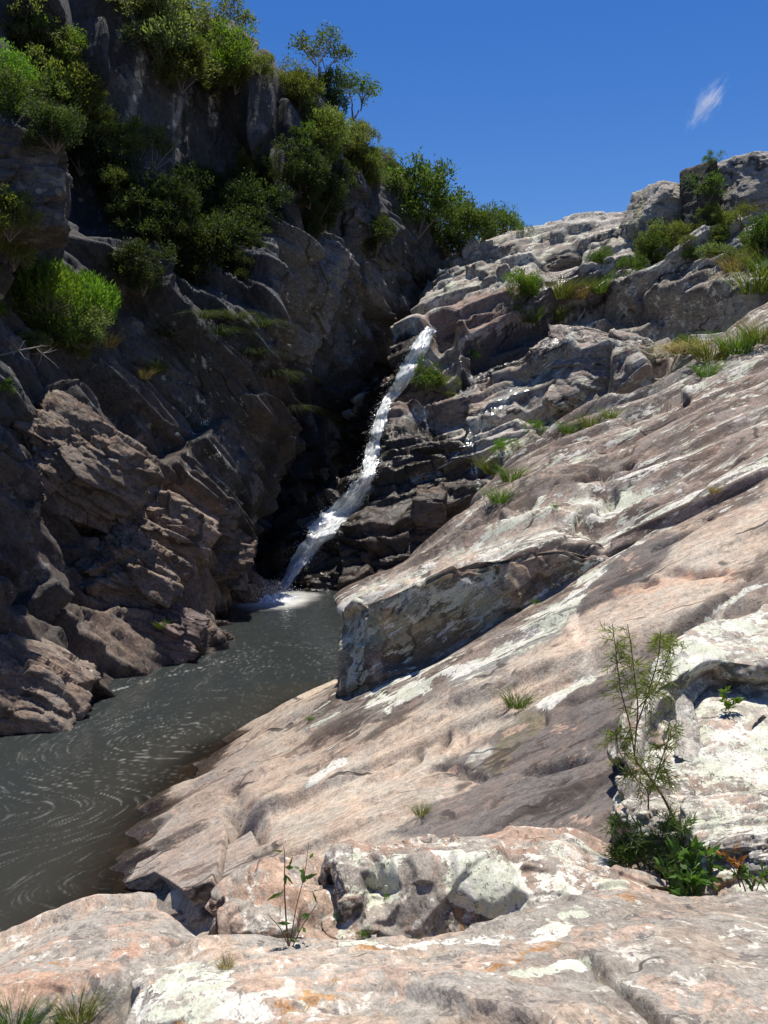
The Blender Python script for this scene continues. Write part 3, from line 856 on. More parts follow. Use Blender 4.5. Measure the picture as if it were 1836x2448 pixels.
def front_rock(name, rows, nr, nc, label, cat, base, levels, fb, seed, lich, painter=None, mat='near', dents=(), wrap=(25, 10, 1.3)):
    rows = [[(r[0][0] + wrap[0], r[0][1] + wrap[1], r[0][2] + wrap[2])] + list(r) for r in rows]
    if rows[0][-1][0] >= 2050:   # carries on past the right of the frame
        rows = [r + [tuple(b + (b - a) * (1.5 if i < 2 else 0.5) for i, (a, b) in enumerate(zip(r[-2], r[-1])))] for r in rows]
        nc = int(nc * 1.14)
    P = surf(rows, nr, nc)
    N = normals(P)
    u, v = pix(P)
    d = rocky(P, R_NEAR, levels, fb, 0.25, seed)
    d += 0.035 * fbm(P * 6.0, 5, seed + 3, 0.6) + 0.006 * fbm(P * 18.0, 3, seed + 4, 0.55)
    for poly, soft, amt in dents:
        d += amt * blob(u + 8 * fbm(P * 9, 2, 5), v + 8 * fbm(P * 9, 2, 6), poly, soft)
    P = relax(P + N * d[..., None], 3)
    pt = Paint(P, base, R_NEAR * np.array([[1.0], [0.6], [1.0]]), lich=lich)
    if painter:
        painter(pt, P)
    o = link(name, grid_mesh(name, P, pt.attrs()), M[mat])
    tag(o, label, cat)
    return P


def p_front(pt, P):
    n = fbm(P * 2.0, 4, 9)
    pt._put(sstep(-0.05, 0.15, n), np.array([0.30, 0.27, 0.235]), 0.30, None, None)
    pt.stroke([(500, 2290), (800, 2300), (1000, 2330), (1150, 2270)], 60, np.array([0.47, 0.355, 0.27]), 0.7)
    pt.region([(1250, 2180), (1836, 2150), (1836, 2448), (1450, 2448), (1300, 2300)], np.array([0.27, 0.24, 0.20]), 0.75, 40, lich=0.30)
    pt.stroke([(1280, 2225), (1390, 2190), (1430, 2185)], 16, LGREY, 0.7, lich=0.9, jit=0.3)
    pt.stroke([(1230, 2340), (1330, 2310), (1380, 2290)], 18, LGREY, 0.7, lich=0.95, jit=0.4)
    pt.stroke([(820, 2255), (1000, 2245), (1190, 2232)], 10, LGREY, 0.7, lich=0.9, jit=0.3)
    pt.stroke([(1170, 2340), (1220, 2290), (1350, 2215)], 14, np.array([0.38, 0.19, 0.05]), 0.8, lich=0.1, jit=0.6)
    pt.region([(280, 2448), (400, 2330), (520, 2310), (560, 2340), (640, 2370), (800, 2448)], np.array([0.28, 0.26, 0.24]), 0.8, 25, lich=0.9, jit=0.6)


LV = [(1.6, 0.8, 0.35, 0.045, 0.8, 0.03, 0.02), (0.5, 0.22, 0.12, 0.014, 1.0, 0.012, 0.03)]
front_rock('foreground_rock', [
    [(300, 2700, 4.2), (480, 2700, 4.2), (700, 2700, 4.3), (900, 2700, 4.2), (1100, 2700, 4.2), (1300, 2700, 4.2), (1500, 2700, 4.3), (1700, 2700, 4.3), (2050, 2700, 4.3)],
    [(330, 2340, 3.5), (480, 2300, 3.6), (700, 2285, 3.6), (900, 2280, 3.6), (1100, 2262, 3.6), (1300, 2210, 3.75), (1500, 2190, 3.85), (1700, 2190, 3.9), (2050, 2190, 3.9)],
    [(340, 2318, 3.2), (480, 2268, 3.3), (700, 2262, 3.25), (900, 2252, 3.25), (1100, 2230, 3.3), (1300, 2172, 3.45), (1500, 2146, 3.55), (1700, 2150, 3.55), (2050, 2150, 3.5)],
    [(350, 2340, 2.95), (480, 2300, 3.0), (700, 2300, 2.95), (900, 2300, 2.9), (1100, 2290, 2.85), (1300, 2260, 2.9), (1500, 2240, 2.9), (1700, 2240, 2.85), (2050, 2240, 2.8)],
    [(330, 2400, 2.75), (470, 2370, 2.7), (700, 2370, 2.6), (900, 2380, 2.5), (1100, 2370, 2.45), (1300, 2360, 2.45), (1500, 2350, 2.45), (1700, 2350, 2.4), (2050, 2350, 2.35)],
    [(290, 2480, 2.6), (450, 2470, 2.5), (700, 2470, 2.35), (900, 2480, 2.2), (1100, 2480, 2.1), (1300, 2480, 2.1), (1500, 2480, 2.1), (1700, 2480, 2.1), (2050, 2480, 2.05)],
    [(270, 2650, 2.5), (450, 2700, 2.3), (700, 2750, 2.0), (900, 2800, 1.7), (1100, 2800, 1.6), (1300, 2800, 1.6), (1500, 2800, 1.6), (1700, 2800, 1.6), (2050, 2800, 1.6)],
    [(200, 3300, 2.6), (450, 3500, 2.3), (700, 3700, 2.0), (900, 4200, 1.4), (1100, 4600, 1.2), (1300, 4600, 1.2), (1500, 4600, 1.2), (1700, 4600, 1.2), (2050, 4600, 1.2)],
], 330, 420, 'long pinkish rock with orange lichen and a curved crack across the front', 'rock', np.array([0.37, 0.305, 0.24]), LV, (0.10, 1.6), 101, 0.24, p_front, wrap=(-40, 110, 0.1),
    dents=[([(1330, 2280), (1400, 2295), (1480, 2340), (1560, 2400), (1620, 2470), (1590, 2470), (1530, 2410), (1470, 2355), (1400, 2310)], 8, -0.07),
           ([(60, 2370), (200, 2330), (270, 2390), (270, 2500), (40, 2500)], 20, -0.2)])


def p_left(pt, P):
    n = fbm(P * 2.0, 4, 19)
    pt._put(sstep(-0.05, 0.15, n), np.array([0.30, 0.26, 0.22]), 0.25, None, None)
    pt.stroke([(0, 2330), (200, 2290), (350, 2240)], 40, np.array([0.43, 0.27, 0.19]), 0.7)


front_rock('rounded_rock', [
    [(-300, 2700, 4.9), (-120, 2600, 5.0), (0, 2560, 5.2), (130, 2540, 5.4), (280, 2540, 5.4), (400, 2540, 5.2), (490, 2540, 4.8)],
    [(-300, 2420, 4.4), (-120, 2330, 4.5), (0, 2290, 4.6), (130, 2240, 4.8), (280, 2215, 4.8), (400, 2230, 4.6), (486, 2290, 4.3)],
    [(-300, 2380, 4.0), (-120, 2290, 4.1), (0, 2240, 4.2), (130, 2182, 4.4), (280, 2156, 4.4), (395, 2176, 4.3), (480, 2238, 4.1)],
    [(-300, 2400, 3.7), (-120, 2330, 3.75), (0, 2290, 3.8), (130, 2240, 3.9), (280, 2215, 3.95), (395, 2220, 3.95), (484, 2262, 3.9)],
    [(-300, 2440, 3.4), (-120, 2370, 3.4), (0, 2330, 3.4), (130, 2300, 3.4), (280, 2280, 3.5), (395, 2280, 3.6), (480, 2300, 3.7)],
    [(-300, 2500, 3.1), (-120, 2420, 3.1), (0, 2390, 3.0), (130, 2360, 3.05), (280, 2340, 3.15), (395, 2340, 3.3), (470, 2350, 3.5)],
    [(-300, 2700, 2.8), (-120, 2600, 2.9), (0, 2600, 2.85), (130, 2580, 2.9), (280, 2560, 3.0), (395, 2560, 3.2), (470, 2560, 3.4)],
    [(-300, 3000, 2.8), (-120, 3000, 2.9), (0, 3000, 2.85), (130, 3000, 2.9), (280, 3000, 3.0), (395, 3000, 3.2), (470, 3000, 3.4)],
], 260, 220, 'smooth rounded pinkish rock at the pool end beside the grass tufts', 'rock', np.array([0.37, 0.305, 0.245]), LV, (0.09, 1.6), 111, 0.25, p_left)


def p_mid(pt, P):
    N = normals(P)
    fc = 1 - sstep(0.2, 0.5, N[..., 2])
    pt._put(fc, np.array([0.12, 0.11, 0.10]), 0.45, None, None)  # steep faces painted darker, standing in for their shade
    pt.region([(1070, 2060), (1230, 2060), (1290, 2150), (1270, 2230), (1150, 2190), (1080, 2150)], LGREY, 0.8, 14, lich=1.3, jit=0.3)
    pt.region([(990, 2150), (1070, 2150), (1180, 2220), (1160, 2260), (980, 2260)], DARK * 0.9, 0.9, 12, lich=0.1, jit=0.4)
    pt.region([(870, 2090), (940, 2070), (950, 2160), (880, 2200)], LGREY, 0.8, 14, lich=0.9, jit=0.4)
    pt.stroke([(900, 2060), (1080, 2060), (1300, 2040), (1480, 2080)], 30, np.array([0.30, 0.26, 0.22]), 0.6, lich=0.75)
    pt.region([(1220, 2090), (1340, 2060), (1560, 2110), (1560, 2160), (1300, 2230)], np.array([0.26, 0.22, 0.18]), 0.7, 25, lich=0.62)


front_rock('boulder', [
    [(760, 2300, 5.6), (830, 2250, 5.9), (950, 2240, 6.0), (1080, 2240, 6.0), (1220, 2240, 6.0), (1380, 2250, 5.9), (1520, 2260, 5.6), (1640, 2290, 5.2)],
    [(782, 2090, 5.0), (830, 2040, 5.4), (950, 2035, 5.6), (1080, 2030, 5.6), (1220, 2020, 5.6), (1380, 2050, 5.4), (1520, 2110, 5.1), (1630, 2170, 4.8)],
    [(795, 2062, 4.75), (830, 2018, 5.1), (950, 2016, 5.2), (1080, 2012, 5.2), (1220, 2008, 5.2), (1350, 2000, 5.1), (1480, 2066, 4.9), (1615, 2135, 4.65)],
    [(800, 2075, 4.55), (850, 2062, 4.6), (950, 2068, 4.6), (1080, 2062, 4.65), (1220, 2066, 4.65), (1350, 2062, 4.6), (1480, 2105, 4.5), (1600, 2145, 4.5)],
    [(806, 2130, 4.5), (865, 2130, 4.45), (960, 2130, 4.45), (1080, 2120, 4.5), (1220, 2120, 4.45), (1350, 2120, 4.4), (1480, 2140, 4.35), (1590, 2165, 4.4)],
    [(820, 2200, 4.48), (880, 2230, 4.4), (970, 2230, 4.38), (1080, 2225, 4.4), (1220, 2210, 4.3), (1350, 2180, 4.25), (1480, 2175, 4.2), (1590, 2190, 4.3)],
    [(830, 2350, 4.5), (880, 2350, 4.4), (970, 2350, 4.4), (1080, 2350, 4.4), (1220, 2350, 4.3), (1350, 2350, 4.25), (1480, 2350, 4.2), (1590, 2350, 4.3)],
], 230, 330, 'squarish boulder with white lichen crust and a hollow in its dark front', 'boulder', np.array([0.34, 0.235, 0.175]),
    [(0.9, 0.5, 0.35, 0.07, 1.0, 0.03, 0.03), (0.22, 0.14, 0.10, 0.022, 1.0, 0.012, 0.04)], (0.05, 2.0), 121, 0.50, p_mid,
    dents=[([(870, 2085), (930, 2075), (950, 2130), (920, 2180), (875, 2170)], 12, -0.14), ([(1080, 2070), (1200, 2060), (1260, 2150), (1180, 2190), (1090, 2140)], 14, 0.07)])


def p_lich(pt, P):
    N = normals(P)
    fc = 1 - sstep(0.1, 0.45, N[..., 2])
    pt._put(fc, np.array([0.11, 0.105, 0.085]), 0.40, None, 0.15)  # shade of the steep faces put into the tint, plus some moss
    pt.region([(1560, 1560), (1700, 1480), (1836, 1440), (1836, 1500), (1720, 1560), (1640, 1640), (1570, 1680)], LGREY, 0.7, 30, lich=0.85)
    pt.region([(1560, 1800), (1836, 1720), (1836, 1830), (1560, 1900)], LGREY, 0.6, 40, lich=0.85)
    pt.region([(1640, 1880), (1836, 1840), (1836, 1950), (1640, 1960)], np.array([0.30, 0.22, 0.17]), 0.6, 30, lich=0.6)


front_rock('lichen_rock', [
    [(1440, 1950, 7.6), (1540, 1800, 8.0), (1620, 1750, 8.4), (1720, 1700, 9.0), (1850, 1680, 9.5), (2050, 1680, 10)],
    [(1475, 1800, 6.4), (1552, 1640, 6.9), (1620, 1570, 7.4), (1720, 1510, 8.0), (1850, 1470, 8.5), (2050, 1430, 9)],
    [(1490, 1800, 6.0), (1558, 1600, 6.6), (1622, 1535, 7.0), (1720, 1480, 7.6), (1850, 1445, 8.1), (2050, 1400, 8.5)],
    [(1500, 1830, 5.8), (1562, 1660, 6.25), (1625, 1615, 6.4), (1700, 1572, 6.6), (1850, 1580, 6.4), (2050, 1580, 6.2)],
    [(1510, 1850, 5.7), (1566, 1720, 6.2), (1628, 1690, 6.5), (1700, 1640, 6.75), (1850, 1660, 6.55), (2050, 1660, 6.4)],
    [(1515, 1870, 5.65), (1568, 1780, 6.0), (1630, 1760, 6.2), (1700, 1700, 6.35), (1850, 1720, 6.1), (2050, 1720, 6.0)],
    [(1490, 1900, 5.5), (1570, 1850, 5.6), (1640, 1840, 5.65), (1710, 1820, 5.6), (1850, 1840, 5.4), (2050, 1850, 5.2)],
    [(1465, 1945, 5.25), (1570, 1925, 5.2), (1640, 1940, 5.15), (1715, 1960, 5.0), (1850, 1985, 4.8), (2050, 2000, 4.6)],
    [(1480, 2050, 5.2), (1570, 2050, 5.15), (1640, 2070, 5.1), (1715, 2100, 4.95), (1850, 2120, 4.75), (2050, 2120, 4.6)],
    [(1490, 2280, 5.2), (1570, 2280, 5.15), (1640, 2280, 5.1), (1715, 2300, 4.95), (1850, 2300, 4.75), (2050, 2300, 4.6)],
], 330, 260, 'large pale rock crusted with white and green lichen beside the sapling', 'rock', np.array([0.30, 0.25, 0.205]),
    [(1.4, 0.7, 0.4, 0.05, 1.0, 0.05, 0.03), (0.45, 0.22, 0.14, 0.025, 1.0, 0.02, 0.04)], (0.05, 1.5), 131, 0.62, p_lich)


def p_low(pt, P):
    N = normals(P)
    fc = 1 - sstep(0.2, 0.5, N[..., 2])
    pt._put(fc, np.array([0.13, 0.10, 0.085]), 0.3, None, None)  # front shade painted in: steep faces get a darker tint


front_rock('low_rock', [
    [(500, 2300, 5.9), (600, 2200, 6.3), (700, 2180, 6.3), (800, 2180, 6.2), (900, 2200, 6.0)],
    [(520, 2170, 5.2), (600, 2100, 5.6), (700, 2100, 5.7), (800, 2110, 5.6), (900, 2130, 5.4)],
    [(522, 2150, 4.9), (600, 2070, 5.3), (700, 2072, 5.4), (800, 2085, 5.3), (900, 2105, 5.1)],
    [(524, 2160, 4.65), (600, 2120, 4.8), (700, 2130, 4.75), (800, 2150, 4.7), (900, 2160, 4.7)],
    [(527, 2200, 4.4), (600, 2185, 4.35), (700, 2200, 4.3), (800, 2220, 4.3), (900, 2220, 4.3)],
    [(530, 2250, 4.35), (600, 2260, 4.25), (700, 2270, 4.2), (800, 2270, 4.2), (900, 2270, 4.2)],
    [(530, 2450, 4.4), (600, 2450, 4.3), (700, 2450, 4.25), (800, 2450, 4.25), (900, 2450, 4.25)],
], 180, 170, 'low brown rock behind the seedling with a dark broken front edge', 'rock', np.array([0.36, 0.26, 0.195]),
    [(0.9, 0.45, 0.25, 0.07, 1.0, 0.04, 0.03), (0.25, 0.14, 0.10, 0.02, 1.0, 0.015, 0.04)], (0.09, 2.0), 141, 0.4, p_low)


# ------------------------------------------------------------------ single rocks: blocks cut by planes, then broken up
def cube_sphere(n):
    t = np.tan(np.linspace(-math.pi / 4, math.pi / 4, n))
    A, B = np.meshgrid(t, t, indexing='ij')
    one = np.ones_like(A)
    return [np.stack(f, -1) for f in ((one, A, B), (-one, B, A), (A, -one, B)[:3], (B, one, A), (A, B, one)[:3], (B, A, -one))]


def block_rock(name, label, c, half, rot, cuts, n, base, lich, seed, amp=0.10, mat='cliff', wet=0.0, sharp=16, R=None, cat='rock', painter=None, moss=0.0):
    sharp = max(sharp, 26)
    """A solid rock: box of half sizes about c, turned by rot (rows = its axes), trimmed by extra planes (normal, distance)."""
    c = np.array(c, float); rot = np.array(rot, float)
    rot = np.array([r / np.linalg.norm(r) for r in rot])
    pl = [(rot[i] * sg, half[i]) for i in range(3) for sg in (1, -1)]
    pl += [(np.array(q, float) / np.linalg.norm(q), h) for q, h in cuts]
    Vs, Fs, At = [], [], {}
    off = 0
    sz = float(np.mean(half))
    R = basis(*((rot[2], rot[0]) if R is None else (R[2], R[0])))
    n = max(24, int(n * 0.68))
    for D in cube_sphere(n):
        D = D / np.linalg.norm(D, axis=-1, keepdims=True)
        a = sum(np.maximum(D @ nn / h, 0) ** sharp for nn, h in pl)
        P = c + D * (a ** (-1.0 / sharp))[..., None]
        d = rocky(P, R, [(1.8 * sz, 0.7 * sz, 0.5 * sz, amp, 1.3, amp * 0.5, 0.04), (0.7 * sz, 0.22 * sz, 0.18 * sz, amp * 0.4, 1.3, amp * 0.3, 0.04), (0.3 * sz, 0.09 * sz, 0.08 * sz, amp * 0.14, 1.3, amp * 0.1, 0.05)], (amp * 0.2, 1.8 / sz), 0.08, seed)
        d += ledges(P, R[1] * (1 if R[1] @ np.array([-0.1, 0.6, 0.8]) > 0 else -1), 0.55 * sz, amp * 0.8, seed + 300, 0.4, 0.5 / sz, 0.35, 0.06)
        P = P + D * d[..., None]
        pt = Paint(P, base, R, lich=lich, wet=wet, moss=moss)
        if painter: painter(pt, P)
        at = pt.attrs()
        idx = np.arange(n * n).reshape(n, n) + off
        q = np.stack([idx[:-1, :-1], idx[1:, :-1], idx[1:, 1:], idx[:-1, 1:]], -1).reshape(-1, 4)
        v0, v1, v2 = P.reshape(-1, 3)[q[0] - off][:3]
        if np.cross(v1 - v0, v2 - v0).dot(v0 - c) < 0: q = q[:, ::-1]
        Vs.append(P.reshape(-1, 3)); Fs.append(q); off += n * n
        for k, x in at.items(): At.setdefault(k, []).append(np.asarray(x).reshape(n * n, -1))
    me = raw_mesh(name, np.concatenate(Vs), np.concatenate(Fs), 4, {k: np.concatenate(x) for k, x in At.items()}, True)
    # weld the six sheets
    import bmesh
    bm = bmesh.new(); bm.from_mesh(me)
    bmesh.ops.remove_doubles(bm, verts=bm.verts, dist=1e-5)
    bm.to_mesh(me); bm.free()
    o = link(name, me, M[mat])
    tag(o, label, cat)
    return o


def px_block(name, label, box, Y, depth, rot, cuts, n, base, lich, seed, **kw):
    """A block that fills the pixel box (u0, v0, u1, v1) at distance Y, depth metres thick."""
    u0, v0, u1, v1 = box
    Y = far_y(Y)
    c = un((u0 + u1) / 2, (v0 + v1) / 2, Y + depth * 0.35)
    s = Y / FPX
    return block_rock(name, label, c, ((u1 - u0) / 2 * s, depth / 2, (v1 - v0) / 2 * s), rot, cuts, n, base, lich, seed, **kw)


UPR = [(1, 0.1, 0), (-0.1, 1, 0), (0, 0, 1)]
G2 = np.array([0.32, 0.30, 0.265])
def p_crag(pt, P):
    N = P - P.mean((0, 1))
    pt.stroke([(1530, 470), (1520, 560), (1515, 590)], 14, np.array([0.27, 0.27, 0.16]), 0.8, lich=0.5)
px_block('crag', 'leftmost grey crag of the skyline, rounded top and yellowish left side', (1508, 444, 1640, 600), 32.2, 2.2, [(0.93, 0.35, 0.0), (-0.35, 0.93, 0), (0.0, 0, 1)],
         [((-0.8, -0.35, 0.42), 0.88), ((0.3, -0.6, 0.55), 1.28), ((-0.65, -0.75, 0.1), 1.02)], 70, G2, 0.42, 201, amp=0.07, sharp=26, painter=p_crag)
px_block('crag', 'squared dark fronted crag standing between two larger grey crags', (1634, 402, 1712, 560), 31.6, 1.8, [(0.95, -0.3, 0.1), (0.3, 0.95, 0), (-0.1, 0, 1)],
         [((-0.75, -0.5, 0.2), 0.62)], 60, np.array([0.085, 0.075, 0.06]), 0.2, 203, amp=0.04, sharp=30)  # whole base darkened to carry the shade on its front
px_block('crag', 'massive grey crag at the far right of the skyline', (1722, 376, 1985, 550), 31.2, 3.0, [(0.97, -0.2, 0.0), (0.2, 0.97, 0.0), (0.0, 0, 1)],
         [((-0.75, -0.55, 0.25), 1.75), ((-0.1, -0.75, 0.62), 1.62), ((0.2, -0.6, -0.75), 1.65)], 84, G2, 0.42, 205, amp=0.09, sharp=26)
px_block('rock', 'flat grey rock under the massive crag on the right skyline', (1720, 530, 1930, 640), 30.6, 2.2, [(0.97, -0.2, 0.05), (0.2, 0.97, 0.0), (-0.05, 0, 1)], [((-0.5, -0.6, 0.6), 0.9)], 60, np.array([0.31, 0.275, 0.24]), 0.4, 207, amp=0.07)
px_block('boulder', 'small dark boulder in the notch left of the skyline crags', (1470, 550, 1525, 592), 33.0, 1.0, UPR, [((-0.6, -0.5, 0.6), 0.45)], 36, np.array([0.14, 0.13, 0.115]), 0.25, 209, amp=0.10)
px_block('rock', 'rounded bulging rock with curved pale bands below the small stream', (1285, 800, 1590, 1000), 28.6, 3.2, [(0.9, 0.25, -0.25), (-0.25, 0.95, 0.1), (0.25, 0, 0.95)],
         [((-0.5, -0.45, 0.75), 1.5), ((0.75, -0.5, 0.2), 1.75), ((-0.1, -0.85, 0.5), 1.45)], 90, np.array([0.29, 0.245, 0.21]), 0.55, 211, amp=0.17, mat='face')
px_block('rock', 'dark overhanging rock block above the grass tufts near the skyline', (1292, 610, 1400, 668), 33.2, 1.6, UPR, [((-0.5, -0.4, 0.75), 0.62), ((0.5, -0.6, 0.6), 0.8)], 50, np.array([0.16, 0.145, 0.125]), 0.35, 213, amp=0.12)
px_block('rock', 'wet dark rock split by the thin falling trickle', (1135, 975, 1195, 1085), 28.4, 1.2, [(0.9, -0.3, 0.3), (0.3, 0.9, 0), (-0.3, 0, 0.95)], [((-0.6, -0.5, 0.6), 0.6)], 44, np.array([0.12, 0.10, 0.05]), 0.0, 215, amp=0.10, wet=0.8, mat='face', moss=0.3)
px_block('rock', 'pale grey rock slab wedged beside the green plants above the ledge', (1190, 1060, 1310, 1170), 24.8, 1.4, [(0.8, 0.3, 0.5), (-0.3, 0.95, 0), (-0.5, 0, 0.8)], [((-0.2, -0.8, 0.5), 0.55)], 56, np.array([0.25, 0.225, 0.18]), 0.55, 217, amp=0.10, mat='face')
# dark stepped blocks at the foot of the fall
WB = np.array([0.085, 0.072, 0.062])
px_block('rock', 'long low wet rock at the water edge right of the waterfall foot', (712, 1370, 905, 1448), 26.3, 1.8, [(0.97, -0.15, 0.12), (0.15, 0.97, 0), (-0.12, 0, 0.98)], [((-0.7, -0.4, 0.6), 1.0), ((0.1, -0.75, 0.65), 0.62)], 76, WB, 0.0, 219, amp=0.15, wet=0.8, mat='face')
px_block('rock', 'blocky wet rock half hidden behind the pale ledge corner', (890, 1330, 1010, 1446), 26.2, 1.8, [(0.95, -0.2, 0.2), (0.2, 0.97, 0), (-0.2, 0, 0.97)], [((-0.3, -0.7, 0.65), 0.8)], 60, WB * 1.1, 0.0, 221, amp=0.14, wet=0.6, mat='face')
px_block('rock', 'square brown rock face with joints above the wet steps', (1000, 1170, 1075, 1290), 26.9, 1.6, [(0.96, -0.25, 0.0), (0.25, 0.96, 0), (0.05, 0, 1)], [((-0.2, -0.6, 0.75), 0.95)], 50, np.array([0.13, 0.105, 0.085]), 0.05, 223, amp=0.07, wet=0.3, mat='face', sharp=26)
# left bank
LB = np.array([0.195, 0.150, 0.118])
px_block('boulder', 'rounded brown boulder at the waterline left of the waterfall foot', (478, 1372, 642, 1505), 24.6, 2.2, [(0.9, 0.2, -0.35), (-0.2, 0.97, 0.1), (0.35, 0, 0.92)],
         [((0.75, -0.4, 0.5), 1.0), ((-0.1, -0.8, 0.6), 0.95), ((0.3, -0.9, -0.2), 0.98)], 80, LB * 0.95, 0.22, 231, amp=0.16)
px_block('rock', 'sunlit brown slab tilted down toward the waterfall pool', (285, 1190, 500, 1335), 20.6, 1.5, [(0.80, 0.28, -0.50), (-0.3, 0.95, 0.05), (0.5, 0.12, 0.82)],
         [((0.8, -0.3, 0.1), 1.05), ((0.1, -0.85, 0.5), 0.62)], 80, LB * 1.25, 0.16, 233, amp=0.11)  # bank colour raised on this block to stand for sunlight
px_block('rock', 'dark faced rock block wedged below the tilted sunlit slab', (470, 1255, 590, 1385), 22.4, 1.6, [(0.9, 0.3, -0.2), (-0.3, 0.95, 0.05), (0.2, 0.0, 0.97)], [((0.6, -0.6, 0.6), 0.72), ((0.1, -0.9, 0.35), 0.55)], 60, LB * 0.8, 0.12, 235, amp=0.12)
px_block('boulder', 'hunched brown rock standing just above the dark chute', (440, 1180, 555, 1290), 22.6, 1.6, [(0.85, 0.3, -0.4), (-0.3, 0.95, 0.05), (0.4, 0, 0.9)], [((0.7, -0.3, 0.65), 0.68)], 60, LB, 0.18, 237, amp=0.12)
px_block('rock', 'broken layered rock beneath the sunlit slab on the left bank', (190, 1285, 400, 1460), 18.4, 1.7, [(0.80, 0.28, -0.52), (-0.3, 0.95, 0.05), (0.52, 0.12, 0.82)], [((0.7, -0.5, 0.5), 0.95), ((-0.2, -0.8, 0.6), 0.75)], 80, LB, 0.22, 239, amp=0.20)
px_block('rock', 'low purplish rock shelf sloping into the pool on the left', (300, 1460, 470, 1590), 18.2, 1.4, [(0.92, 0.1, -0.36), (-0.1, 0.98, 0.05), (0.36, 0, 0.93)], [((0.5, -0.5, 0.7), 0.62)], 66, np.array([0.16, 0.115, 0.105]), 0.08, 241, amp=0.10)
px_block('rock', 'large grey brown slab sloping into the water at the left frame edge', (-120, 1560, 175, 1790), 14.0, 2.0, [(0.82, 0.25, -0.5), (-0.2, 0.97, 0.1), (0.5, 0.05, 0.86)], [((0.3, -0.7, 0.65), 0.85), ((0.75, -0.2, 0.6), 0.9)], 84, LB * 1.05, 0.3, 243, amp=0.14)
px_block('rock', 'upright dark rock block at the left frame edge above the bank', (-90, 1110, 75, 1320), 16.2, 1.8, [(0.95, 0.3, 0.0), (-0.3, 0.95, 0), (0, 0, 1)], [((0.5, -0.5, 0.7), 0.95)], 64, LB * 0.7, 0.2, 245, amp=0.14)
px_block('rock', 'slanting ridge of layered rock below the bright green shrub', (60, 1010, 330, 1190), 18.6, 1.5, [(0.74, 0.3, -0.60), (-0.3, 0.95, 0.05), (0.60, 0.1, 0.78)], [((0.2, -0.85, 0.5), 0.6)], 84, LB * 0.9, 0.2, 247, amp=0.18)
# upright blocks in the cliff
CB = np.array([0.080, 0.078, 0.077])  # block colour lowered along with the cliff to deepen the shade
px_block('cliff_block', 'grey upright rock buttress between the shrubs at the left frame edge', (-110, 275, 135, 560), 16.6, 2.4, [(0.93, 0.36, 0.03), (-0.36, 0.93, 0.0), (-0.03, 0, 1)], [((0.1, -0.6, 0.8), 1.15), ((-0.3, -0.75, 0.6), 1.3)], 84, CB, 0.2, 251, amp=0.12, cat='rock')
px_block('cliff_block', 'narrow pale edged pillar hanging from the cliff near the gorge head', (790, 400, 905, 640), 31.6, 2.4, [(0.9, 0.42, 0.1), (-0.42, 0.9, 0.0), (-0.1, 0, 1)], [((0.9, -0.3, 0.25), 0.8), ((0.7, -0.3, -0.65), 1.2), ((-0.4, -0.5, 0.75), 1.35)], 76, CB * 1.05, 0.3, 253, amp=0.14, cat='rock')
px_block('cliff_block', 'grey rock slope leaning over the upper waterfall in shade', (620, 560, 800, 830), 29.2, 2.4, [(0.82, 0.35, -0.45), (-0.35, 0.93, 0.1), (0.45, 0.1, 0.88)], [((0.2, -0.85, 0.5), 0.9), ((0.85, -0.4, -0.2), 1.2)], 84, np.array([0.17, 0.168, 0.16]), 0.3, 255, amp=0.18, cat='rock')

# ------------------------------------------------------------------ where rays through the photograph meet the rock
from mathutils.bvhtree import BVHTree
_bv, _bf, _bo = [], [], 0
for _o in list(C.objects):
    if _o.type != 'MESH': continue
    _n = len(_o.data.vertices)
    _c = np.empty(_n * 3, np.float32); _o.data.vertices.foreach_get('co', _c)
    _l = np.empty(len(_o.data.loops), np.int32); _o.data.loops.foreach_get('vertex_index', _l)
    _bv.append(_c.reshape(-1, 3)); _bf.append(_l.reshape(-1, 4) + _bo); _bo += _n
BVH = BVHTree.FromPolygons(np.concatenate(_bv).tolist(), np.concatenate(_bf).tolist())
del _bv, _bf


def hit(u, v, back=0.0):
    """Point of the rock seen at a pixel, moved back metres towards the camera."""
    d = Vector(un(u, v, 10.0) - CAM).normalized()
    p, n, i, t = BVH.ray_cast(Vector(CAM), d)
    if p is None: return None
    return np.array(p - d * back)


def drop(p, far=30.0):
    """The rock or pool surface straight below a point."""
    q, n, i, t = BVH.ray_cast(Vector(p), Vector((0, 0, -1)), far)
    return np.array(p) - (0, 0, 2) if q is None else np.array(q)


